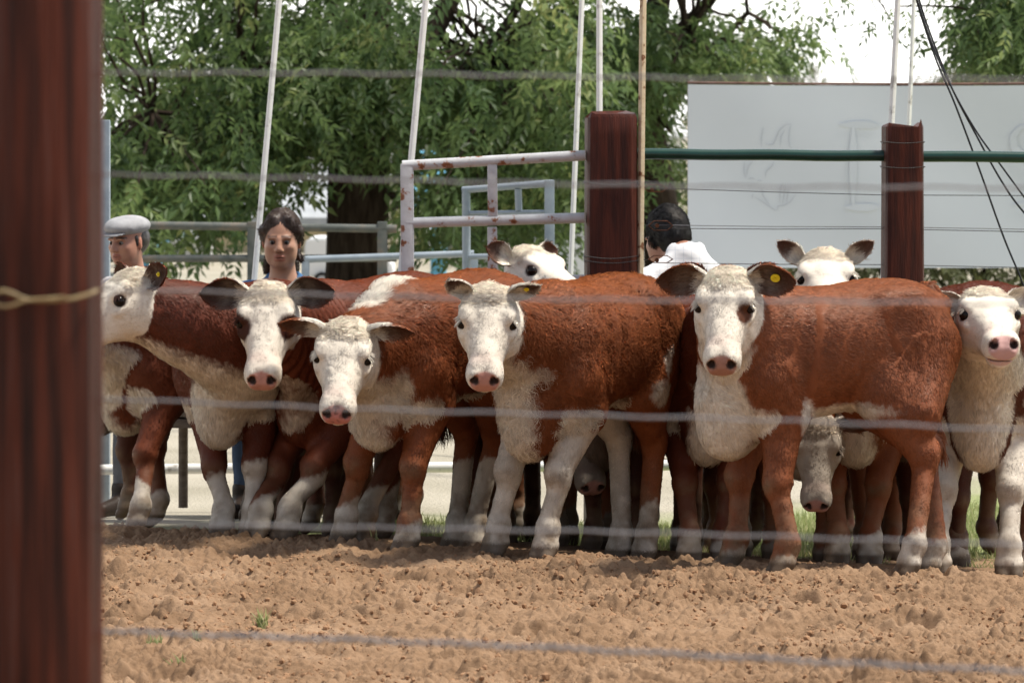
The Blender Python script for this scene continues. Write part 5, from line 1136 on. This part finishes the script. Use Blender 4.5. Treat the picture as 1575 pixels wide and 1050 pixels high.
# ------------------------------------------------------------------ buildings and tents far behind
CREAM = noise_mat("cream_plaster", [(.60, .49, .30), (.70, .58, .37)], 3, .85, .1, 20)
WHITEW = noise_mat("white_sheet", [(.72, .73, .74), (.80, .80, .79)], 2, .6, .1, 6)
ROOFM = noise_mat("grey_sheet_roof", [(.30, .32, .34), (.42, .44, .45)], 4, .6, .1, 20)
DGLASS = gloss_mat("dark_window_glass", (.03, .035, .04), .1)
CYAN = noise_mat("light_blue_tarpaulin", [(.10, .33, .48), (.16, .42, .56)], 3, .6, .1, 20)
def shed(name, px0, px1, ytop, Y, wall, label, cat, depth=6, roof=ROOFM, wins=(), door=None):
    a, b = W(px0, ytop, Y), W(px1, ytop, Y); g = float(ground_z((a[0]+b[0])/2, Y))-.1; w = b[0]-a[0]; h = a[2]-g; o = ((a[0]+b[0])/2, Y, g)
    root = empty(name, o, label, cat); MB().box((0, depth/2, h/2), (w, depth, h), .01).build('wall', wall, root, smooth=False)
    mb = MB(); rz = .55; V = [(-w/2-.2, -.25, h+.02), (w/2+.2, -.25, h+.02), (w/2+.2, depth/2, h+rz), (-w/2-.2, depth/2, h+rz), (w/2+.2, depth+.25, h+.02), (-w/2-.2, depth+.25, h+.02)]
    V = V+[(x, y, z+.10) for x, y, z in V]
    mb.add(V, [(0, 1, 2, 3), (3, 2, 4, 5), (6, 9, 8, 7), (9, 11, 10, 8), (0, 6, 7, 1), (5, 4, 10, 11), (0, 3, 9, 6), (3, 5, 11, 9), (1, 7, 8, 2), (2, 8, 10, 4)]); mb.build('roof', roof, root, smooth=False)
    for (x0, y0, x1, y1) in wins:
        p, q = W(x0, y1, Y), W(x1, y0, Y); c = ((p[0]+q[0])/2-o[0], -.015, (p[2]+q[2])/2-g); sz = (q[0]-p[0], .05, q[2]-p[2])
        f = MB().box(c, sz, .006).build('window', DARKPIPE, root, smooth=False); MB().box((c[0], -.045, c[2]), (sz[0]-.1, .02, sz[2]-.1), .003).build('pane', DGLASS, f, smooth=False)
    return root
shed('plaster_house', 318, 566, 348, 52, CREAM, 'low cream house with a grey roof behind the woman in blue', 'house', wins=((342, 405, 362, 425), (440, 380, 462, 410)))
shed('white_shed', 824, 920, 250, 46, WHITEW, 'tall narrow white shed behind the thick timber post', 'shed', 5, wins=((846, 300, 868, 330),))
shed('long_white_hall', 40, 1050, 215, 110, WHITEW, 'long white hall far off behind the trees', 'hall', 14, roof=WHITEW, wins=tuple((90+i*120, 300, 130+i*120, 330) for i in range(8)))
def tent(px0, px1, yeave, ypeak, Y, label, mat):
    a, b = W(px0, yeave, Y), W(px1, yeave, Y); g = float(ground_z((a[0]+b[0])/2, Y)); w = b[0]-a[0]; h = a[2]-g; pk = W(px0, ypeak, Y)[2]-g; d = w
    root = empty('marquee', ((a[0]+b[0])/2, Y, g), label, 'tent', 'white marquees'); n = 9; t = np.linspace(-1, 1, n); U, V_ = np.meshgrid(t, t, indexing='ij'); m = np.maximum(abs(U), abs(V_))
    Zc = h+(pk-h)*(1-m)**1.3; V = np.stack([U*w/2*1.04, d/2+V_*d/2*1.04, Zc], -1).reshape(-1, 3); i = np.arange(n-1)[:, None]*n; j = np.arange(n-1)[None]
    F = np.stack([i+j, i+n+j, i+n+j+1, i+j+1], -1).reshape(-1, 4); mesh_np('canopy', np.vstack([V, V-[0, 0, .02]]), np.vstack([F, F[:, ::-1]+n*n]), mat, root)
    for sx in (-1, 1):
        for sy in (0, 1): MB().tube([(sx*w/2*.98, sy*d, 0), (sx*w/2*.98, sy*d, h)], .03, 8).build('leg', WPOLE, root)
    MB().box((0, d*.98, h/2+.02), (w*.97, .03, h-.04), .004).build('back_wall', mat, root); MB().box((0, -.01, h-.11), (w*1.02, .02, .22), .004).build('valance', mat, root)
tent(196, 318, 345, 300, 47, 'white marquee between the big tree and the man in the flat cap', WHITEW)
tent(660, 742, 352, 318, 50, 'white marquee seen between the bars of the rusty gate', WHITEW)
shed('blue_kiosk', 205, 236, 374, 44, CYAN, 'small light blue kiosk behind the man in the flat cap', 'kiosk', 1.4, roof=CYAN)
shed('blue_kiosk', 662, 684, 322, 44, CYAN, 'small light blue kiosk seen through the rusty gate', 'kiosk', 1.4, roof=CYAN)
def van():
    Y = 41; a, b = W(468, 420, Y), W(604, 420, Y); g = float(ground_z(a[0], Y)); w = b[0]-a[0]; root = empty('parked_van', ((a[0]+b[0])/2, Y, g), 'white van parked behind the big dark tree trunk', 'van')
    h = W(0, 366, Y)[2]-g; bm = bmesh.new()
    prof = [(-.5, .22), (-.5, .86), (-.47, .97), (-.40, 1.0), (.20, 1.0), (.27, .95), (.38, .60), (.48, .52), (.5, .42), (.5, .22)]
    r1 = [bm.verts.new((x*w, 0, z*h)) for x, z in prof]; r2 = [bm.verts.new((x*w, .95, z*h)) for x, z in prof]; k = len(prof)
    for q in range(k): bm.faces.new((r1[q], r1[(q+1) % k], r2[(q+1) % k], r2[q]))
    bm.faces.new(r1[::-1]); bm.faces.new(r2); bmesh.ops.bevel(bm, geom=bm.edges[:], offset=.02, segments=2, affect='EDGES'); me = bpy.data.meshes.new('body'); bm.to_mesh(me); bm.free(); me.materials.append(WHITEW); link(bpy.data.objects.new('body', me), root)
    for x0, x1 in ((.08, .22),): MB().box(((x0+x1)/2*w, -.005, .76*h), ((x1-x0)*w, .02, .22*h), .008).build('window', DGLASS, root, smooth=False)
    TY = gloss_mat("tyre_rubber", (.02, .02, .02), .7); RIM = gloss_mat("wheel_rim", (.4, .4, .42), .35)
    for x in (-.3, .33):
        for y in (-.01, .96):
            wh = MB().tube([(x*w, y-.05, .16*h), (x*w, y+.05, .16*h)], .16*h, 20).build('wheel', TY, root); MB().tube([(x*w, y-.06, .16*h), (x*w, y+.06, .16*h)], .09*h, 14).build('rim', RIM, wh)
van()
# ------------------------------------------------------------------ people seated behind the pen
SKINH = noise_mat("warm_skin", [(.40, .20, .13), (.50, .27, .18)], 30, .5, .05, 120)
def attr_mat(name, rough=.6, bs=160, bstr=.25):
    m, n, l, b = new_mat(name); at = n.new('ShaderNodeAttribute'); at.attribute_name = 'coat'; l.new(at.outputs['Color'], b.inputs['Base Color']); b.inputs['Roughness'].default_value = rough
    tc = n.new('ShaderNodeTexCoord'); nz = n.new('ShaderNodeTexNoise'); nz.inputs['Scale'].default_value = bs; l.new(tc.outputs['Object'], nz.inputs['Vector']); bp = n.new('ShaderNodeBump'); bp.inputs['Strength'].default_value = bstr; bp.inputs['Distance'].default_value = .002
    l.new(nz.outputs[0], bp.inputs['Height']); l.new(bp.outputs[0], b.inputs['Normal']); return m
PSKIN = attr_mat("person_skin", .5, 220, .1)
CLOTHM = lambda name, cols: noise_mat(name, cols, 18, .85, .4, 240, .15)
def check_mat():
    m, n, l, b = new_mat("white_checked_cotton"); tc = n.new('ShaderNodeTexCoord'); sp = n.new('ShaderNodeSeparateXYZ'); l.new(tc.outputs['Object'], sp.inputs[0]); prev = None
    for ax_ in (0, 2):
        mu = n.new('ShaderNodeMath'); mu.operation = 'MULTIPLY'; mu.inputs[1].default_value = 28; l.new(sp.outputs[ax_], mu.inputs[0])
        fr = n.new('ShaderNodeMath'); fr.operation = 'FRACT'; l.new(mu.outputs[0], fr.inputs[0]); lt = n.new('ShaderNodeMath'); lt.operation = 'LESS_THAN'; lt.inputs[1].default_value = .09; l.new(fr.outputs[0], lt.inputs[0])
        if prev is None: prev = lt
        else: mxm = n.new('ShaderNodeMath'); mxm.operation = 'MAXIMUM'; l.new(prev.outputs[0], mxm.inputs[0]); l.new(lt.outputs[0], mxm.inputs[1]); prev = mxm
    mx = n.new('ShaderNodeMixRGB'); l.new(prev.outputs[0], mx.inputs[0]); mx.inputs[1].default_value = (.80, .80, .81, 1); mx.inputs[2].default_value = (.64, .66, .70, 1); l.new(mx.outputs[0], b.inputs['Base Color']); b.inputs['Roughness'].default_value = .85; return m

def person(headtop, az, pitch, body_az, label, skin, hairc, shirt, trousers, kind, lean=.12, s=1.0, shoff=None):
    """headtop: world point of the crown; az: where the face looks (0 = at the camera, + = picture left); seated"""
    ht = np.array(headtop); def_dir = lambda a, p: np.array([-math.sin(a)*math.cos(p), -math.cos(a)*math.cos(p), -math.sin(p)])
    f = def_dir(R_(az), R_(pitch)); l = nrm(np.cross([0, 0, 1.], f)); u = np.cross(f, l)
    bf = def_dir(R_(body_az), 0); bl = nrm(np.cross([0, 0, 1.], bf)); Z = np.array([0, 0, 1.])
    HC = ht-np.array([0, 0, .118*s]); h = lambda a, b, c: HC+s*(f*a+l*b+u*c); ax = np.array([f, l, u])
    neck0 = h(-.03, 0, -.10); sh = HC-Z*.215*s-bf*.05*s-bf*lean*.25 if shoff is None else HC+bf*shoff[0]+bl*shoff[1]+Z*shoff[2]
    hip = sh-Z*(.47-.3*max(lean-.15, 0))*s-bf*(lean)-bf*.02; g = float(ground_z(ht[0], ht[1])); O = np.array([hip[0], hip[1], g])
    root = empty('person', O, label, 'person', None)
    R = lambda p: np.asarray(p)-O
    P = []; add = lambda x: P.append(x); e = lambda c, r, k=.012, reg='skin', sub=False, A=ax: add(ell(R(c), np.array(r)*s, A, k, reg, sub=sub))
    e(h(-.012, 0, .020), (.098, .076, .098)); e(h(.030, 0, -.040), (.062, .060, .082), .03); e(h(.058, 0, -.098), (.030, .030, .022), .03)
    for sg in (1, -1):
        e(h(.030, .046*sg, -.060), (.035, .020, .045), .03); e(h(.066, .036*sg, -.030), (.020, .022, .016), .02)
        e(h(.082, .030*sg, .010), (.014, .026, .009), .012); e(h(.092, .032*sg, -.008), (.014, .017, .0095), .008, sub=True)
        e(h(.098, .012*sg, -.044), (.012, .0095, .008), .007)
        e(h(-.004, .077*sg, -.018), (.016, .007, .031), .006, 'ear', A=np.array([nrm(f*.9+l*sg*.35), nrm(l*sg-f*.4), u]))
    add(rc(R(h(.090, 0, .005)), R(h(.106, 0, -.036)), .0085*s, .0125*s, .014, 'skin')); 
    e(h(.088, 0, -.070), (.016, .024, .0070), .006, 'lip'); e(h(.085, 0, -.081), (.016, .021, .0075), .006, 'lip'); e(h(.106, 0, -.0755), (.016, .030, .0022), .003, sub=True)
    add(rc(R(h(-.015, 0, -.08)), R(sh+bf*.03*s), .052*s, .062*s, .03, 'skin')); add(rc(R(sh+bf*.03*s), R(sh-Z*.08*s), .07*s, .09*s, .03, 'skin'))
    # arms: elbow to hand resting on the thighs
    knee = [hip+bf*.42*s+bl*.12*sg*s+Z*.02 for sg in (1, -1)]; arms = []
    for i, sg in enumerate((1, -1)):
        shd = sh+bl*(.175 if shoff is None else .22)*sg*s-Z*(.045 if shoff is None else .125-.01*sg)*s; el_ = shd-Z*.25*s+bf*.10*s+bl*.05*sg*s; hd = hip+bf*.33*s+bl*.10*sg*s+Z*.105*s; arms.append((shd, el_, hd))
        d = nrm(hd-el_); sd = np.cross(d, Z)
        add(rc(R(el_), R(hd-d*.05), .040*s, .027*s, .02)); add(ell(R(hd), np.array([.045, .040, .016])*s, np.array([d, nrm(sd), np.cross(nrm(sd), d)]), .01))
        for q in range(4):
            b = hd+d*.035*s+nrm(sd)*(.030-.020*q)*s; k_ = b+d*(.028, .032, .03, .024)[q]*s-Z*.006; t_ = k_+d*.022*s-Z*.022*s
            add(rc(R(b), R(k_), .0092*s, .0085*s, .004)); add(rc(R(k_), R(t_), .0085*s, .0070*s, .004))
        b = hd+nrm(sd)*.03*s*(1 if (sd@bl)*sg < 0 else -1); add(rc(R(b), R(b+d*.045*s+nrm(b-hd)*.018*s-Z*.01), .012*s, .009*s, .006))
    V, F = field_mesh(P, .0055); lab = label_prims(P, V); reg = np.array([p.reg for p in P])[lab]; q = V+O-HC; qa, qb, qc = q@f/s, q@l/s, q@u/s
    col = np.tile(np.array(skin), (len(V), 1)); mixc = lambda w, c: col*(1-w[:, None])+np.array(c)*w[:, None]
    col = col*(1+.10*fbm(V*25, 2, 4))[:, None]
    col = mixc(np.where(reg == 'lip', .75, 0), np.array(skin)*[.85, .50, .48]); col = mixc(np.where(reg == 'ear', .35, 0), np.array(skin)*[1.1, .6, .5])
    for sg in (1, -1):
        br = np.exp(-((qc-.0175+.12*np.maximum(abs(qb)-.034, 0))/.0052)**2)*(np.abs(qb-.031*sg) < .023)*(qa > .05); col = mixc(br*.9, hairc)
        ey = np.exp(-(((qc+.008)/.008)**2+((qb-.031*sg)/.016)**2))*(qa > .05); col = mixc(ey*.55, np.array(skin)*.3)
        no = np.exp(-(((qc+.050)/.005)**2+((qb-.008*sg)/.005)**2))*(qa > .08); col = mixc(no*.8, np.array(skin)*.18)
    mth = np.exp(-((qc+.0755)/.0022)**2)*(np.abs(qb) < .026)*(qa > .06); col = mixc(mth*.8, np.array(skin)*.25)
    if kind == 'cap': col = mixc(np.clip(1-np.abs(qc+.095)/.05, 0, 1)*(qa > .0)*.35, np.array(skin)*.45)
    mesh_np('body', V, F, PSKIN, root, attrs={'coat': ('FLOAT_COLOR', np.c_[np.clip(col, 0, 1), np.ones(len(V))])})
    EYEW = MATS.setdefault('eyew', gloss_mat("eye_white", (.20, .18, .16), .2))
    for sg in (1, -1):
        mb = MB(); bm = bmesh.new(); bmesh.ops.create_uvsphere(bm, u_segments=14, v_segments=10, radius=.0118*s); me = bpy.data.meshes.new('eye'); bm.to_mesh(me); bm.free(); me.materials.append(EYEW); me.polygons.foreach_set('use_smooth', [True]*len(me.polygons))
        eo = bpy.data.objects.new('eye', me); eo.location = R(h(.0795, .031*sg, -.0085)); link(eo, root)
        bm = bmesh.new(); bmesh.ops.create_uvsphere(bm, u_segments=12, v_segments=8, radius=.0075*s); me = bpy.data.meshes.new('iris'); bm.to_mesh(me); bm.free(); me.materials.append(EYE)
        io = bpy.data.objects.new('iris', me); io.location = np.array(f)*.0070*s-Z*.001; link(io, eo)
    # hair
    P = []; 
    if kind == 'woman':
        e(h(-.022, 0, .028), (.104, .084, .105), .01, 'hair'); e(h(.082, .0, -.022), (.075, .058, .074), .02, sub=True); e(h(.075, .0, -.09), (.09, .066, .08), .02, sub=True)
        for sg in (1, -1):
            add(rc(R(h(.050, .030*sg, .092)), R(h(.020, .074*sg, .035)), .016*s, .018*s, .02, 'hair')); add(rc(R(h(.020, .074*sg, .035)), R(h(-.018, .078*sg, -.02)), .018*s, .014*s, .02, 'hair'))
        add(rc(R(h(-.075, 0, -.03)), R(h(-.085, .02, -.14)), .055*s, .045*s, .03, 'hair')); add(rc(R(h(-.06, -.05, -.05)), R(h(-.055, -.07, -.15)), .028*s, .014*s, .03, 'hair')); add(rc(R(h(-.06, .05, -.05)), R(h(-.03, .082, -.10)), .02*s, .008*s, .03, 'hair'))
    elif kind == 'back':
        e(h(-.022, 0, .026), (.104, .084, .104), .01, 'hair'); add(rc(R(h(-.06, 0, -.03)), R(h(-.058, 0, -.085)), .066*s, .048*s, .03, 'hair')); e(h(.085, 0, -.03), (.075, .07, .085), .02, sub=True)
        for sg in (1, -1): e(h(.0, .070*sg, -.015), (.02, .014, .035), .01, 'hair')
    else:
        e(h(-.030, 0, .0), (.090, .080, .085), .01, 'hair'); e(h(.07, 0, -.05), (.075, .09, .11), .015, sub=True)
        for sg in (1, -1): add(rc(R(h(.018, .071*sg, .015)), R(h(.014, .071*sg, -.022)), .009*s, .007*s, .012, 'hair'))
    V, F = field_mesh(P, .0055); N = vert_normals(V, F); q = V+O-HC
    ang = np.arctan2(q@l, -(q@f)+.02)*26+3*fbm(V*14, 2, 3); V = V+N*((.0016 if kind == 'woman' else .0004)*np.sin(ang)+.003*fbm(V*35, 2, 5))[:, None]
    hc = np.array(hairc)[None]*(1+.30*fbm(V*30, 3, 7))[:, None]
    if kind == 'woman': st = np.clip(np.sin(ang*.6)-.35, 0, 1)*np.clip((-(q@l)/s+.0)/.05, 0, 1)*np.clip((.05-q@u/s)/.06, 0, 1); hc = hc*(1-st[:, None]*.6)+np.array([.42, .28, .17])*st[:, None]*.6
    mesh_np('hair', V, F, attr_mat("person_hair", .42, 300, .6), root, attrs={'coat': ('FLOAT_COLOR', np.c_[np.clip(hc, .003, 1), np.ones(len(V))])})
    if kind != 'cap':
        rr = np.random.default_rng(4); nv = len(V); ql = (V+O-HC)@l/s
        fl = (-f*.9-u*.5)[None]+l[None]*(np.sign(ql)*.5)[:, None] if kind == 'woman' else -u[None]*np.clip(.35-(V+O-HC)@u*4, .1, 2)[:, None]-f[None]*.3+.5*np.stack([fbm(V*30+i*7, 2, 3+i) for i in range(3)], 1)
        Pt, RAD, c_, n_ = make_strands(rr, V, F, vert_normals(V, F), np.clip(hc, .004, 1), fl, np.full(nv, .022 if kind == 'woman' else .026), np.full(nv, .06 if kind == 'woman' else .3), np.ones(nv), 9000, CAMP-O, .0011, .03 if kind == 'woman' else .2)
        add_hair_curves('hair_strands', Pt, RAD, c_, n_, root)
    if kind == 'cap':
        P = []; e(h(-.010, 0, .066), (.116, .096, .052), .01, 'cap'); e(h(.055, 0, .062), (.066, .080, .034), .03, 'cap'); e(h(.0, 0, -.03), (.13, .12, .062), .012, sub=True)
        V, F = field_mesh(P, .0055); N = vert_normals(V, F); V = V+N*(.0035*fbm(V*22, 3, 5))[:, None]; c = mesh_np('flat_cap', V, F, CLOTHM("pale_grey_tweed", [(.30, .30, .31), (.42, .42, .43)]), root)
        P = []; e(h(.098, 0, .036), (.044, .070, .007), .01, 'brim', A=np.array([nrm(f-.22*u), l, nrm(u+.22*f)])); V, F = field_mesh(P, .005); mesh_np('brim', V, F, CLOTHM("grey_tweed_brim", [(.22, .22, .23), (.32, .32, .33)]), c)
    # shirt and trousers
    P = []; ba = np.array([bf, bl, Z])
    add(ell(R(sh-Z*(.17 if shoff is None else .27)*s), np.array([.115, .175 if shoff is None else .145, .22])*s, ba, .05)); add(ell(R(hip+Z*.10*s+bf*.02), np.array([.125, .165, .17])*s, ba, .06)); [add(rc(R(sh+bl*.15*s-Z*.035*s), R(sh-bl*.15*s-Z*.035*s), .062*s, .062*s, .05))] if shoff is None else [add(rc(R(sh-Z*.01), R(a_[0]), .064*s, .058*s, .06)) for a_ in arms]; add(rc(R(sh+Z*.015*s), R(sh-Z*.05), (.070 if shoff is None else .055)*s, (.10 if shoff is None else .075)*s, .04))
    for shd, el_, hd in arms: add(rc(R(shd), R(el_), .066*s, .052*s, .03)); add(rc(R(el_), R(el_+(hd-el_)*.8), .052*s, .040*s, .02))
    nk = sh+bf*.02*s+Z*.035*s
    add(rc(R(nk+bl*.05*s), R(nk-bl*.05*s), .032*s, .032*s, .02)); add(rc(R(nk+Z*.0), R(h(-.01, 0, -.05)), .058*s, .058*s, .008, sub=True))
    V, F = field_mesh(P, .008); N = vert_normals(V, F); V = V+N*((.007 if shoff is None else .008)*fbm(V*np.array([9, 9, 16]), 3, 8))[:, None]; mesh_np('shirt', V, F, shirt, root)
    P = []; add(ell(R(hip), np.array([.15, .175, .12])*s, ba, .05))
    for i, sg in enumerate((1, -1)):
        hp_ = hip+bl*.09*sg*s-Z*.01; kn = knee[i]; an = np.array([kn[0]+bf[0]*.02, kn[1]+bf[1]*.02, g+.10]); add(rc(R(hp_), R(kn), .085*s, .064*s, .04)); add(rc(R(kn), R(an), .062*s, .046*s, .03))
    V, F = field_mesh(P, .010); V = V+vert_normals(V, F)*(.006*fbm(V*14, 2, 8))[:, None]; mesh_np('trousers', V, F, trousers, root)
    for i, sg in enumerate((1, -1)):
        kn = knee[i]; an = np.array([kn[0]+bf[0]*.02, kn[1]+bf[1]*.02, g+.10]); P = [rc(R(an+Z*.02), R(an-Z*.04), .052, .05, .02), rc(R(an-Z*.05+bf*.0), R(an-Z*.065+bf*.16), .046, .032, .02)]
        V, F = field_mesh(P, .009); V[:, 2] = np.maximum(V[:, 2], .004); mesh_np('shoe', V, F, TYRE_, root)
    return hip, bl, bf, g
TYRE_ = gloss_mat("dark_leather", (.03, .02, .015), .5)
JEANS = CLOTHM("blue_denim", [(.05, .08, .14), (.09, .13, .21)]); GREYT = CLOTHM("grey_trousers", [(.10, .10, .11), (.16, .16, .17)])
PLANK = noise_mat("weathered_plank", [(.16, .12, .09), (.30, .25, .20)], 6, .85, .4, 60, .2, 8, (.8, 8, 8))
def bench(hips, label):
    hip, bl, bf, g = hips; zt = hip[2]-.115; root = empty('bench', (hip[0], hip[1], g), label, 'bench', 'plank benches'); X = bl; Rm = np.stack([bl, bf, [0, 0, 1.]], 1)
    MB().box((0, 0, zt-g-.02), (1.1, .28, .04), .004, Rm).build('seat', PLANK, root)
    for sx in (-.15, .15):
        c = Rm@np.array([sx, 0, 0]); MB().tube([(c[0], c[1], 0), (c[0], c[1], zt-g-.04)], .022, 10).build('leg', PLANK, root)
hm = person(W(197, 331, 17.7), 38, 4, 30, 'man in a pale grey flat cap and light shirt looking down past the wooden post', (.42, .205, .135), (.030, .022, .018), CLOTHM("pale_grey_shirt", [(.46, .44, .44), (.55, .53, .53)]), GREYT, 'cap', s=.93)
bench(hm, 'plank bench under the man in the flat cap')
hw_ = person(W(433, 325, 17.5), 3, 4, 8, 'young woman with tied-back dark hair and a blue shirt frowning at the cattle', (.45, .235, .150), (.045, .026, .018), CLOTHM("blue_cotton", [(.05, .13, .27), (.08, .18, .34)]), JEANS, 'woman', s=1.02)
bench(hw_, 'plank bench under the woman in the blue shirt')
hb = person(W(1024, 320, 17.75), 150, 16, 158, 'dark-haired man in a white checked shirt bending forward with his back turned', (.36, .17, .11), (.010, .010, .011), check_mat(), JEANS, 'back', lean=.30, s=1.06, shoff=(-.17, -.03, -.095))
bench(hb, 'plank bench under the man in the white checked shirt')
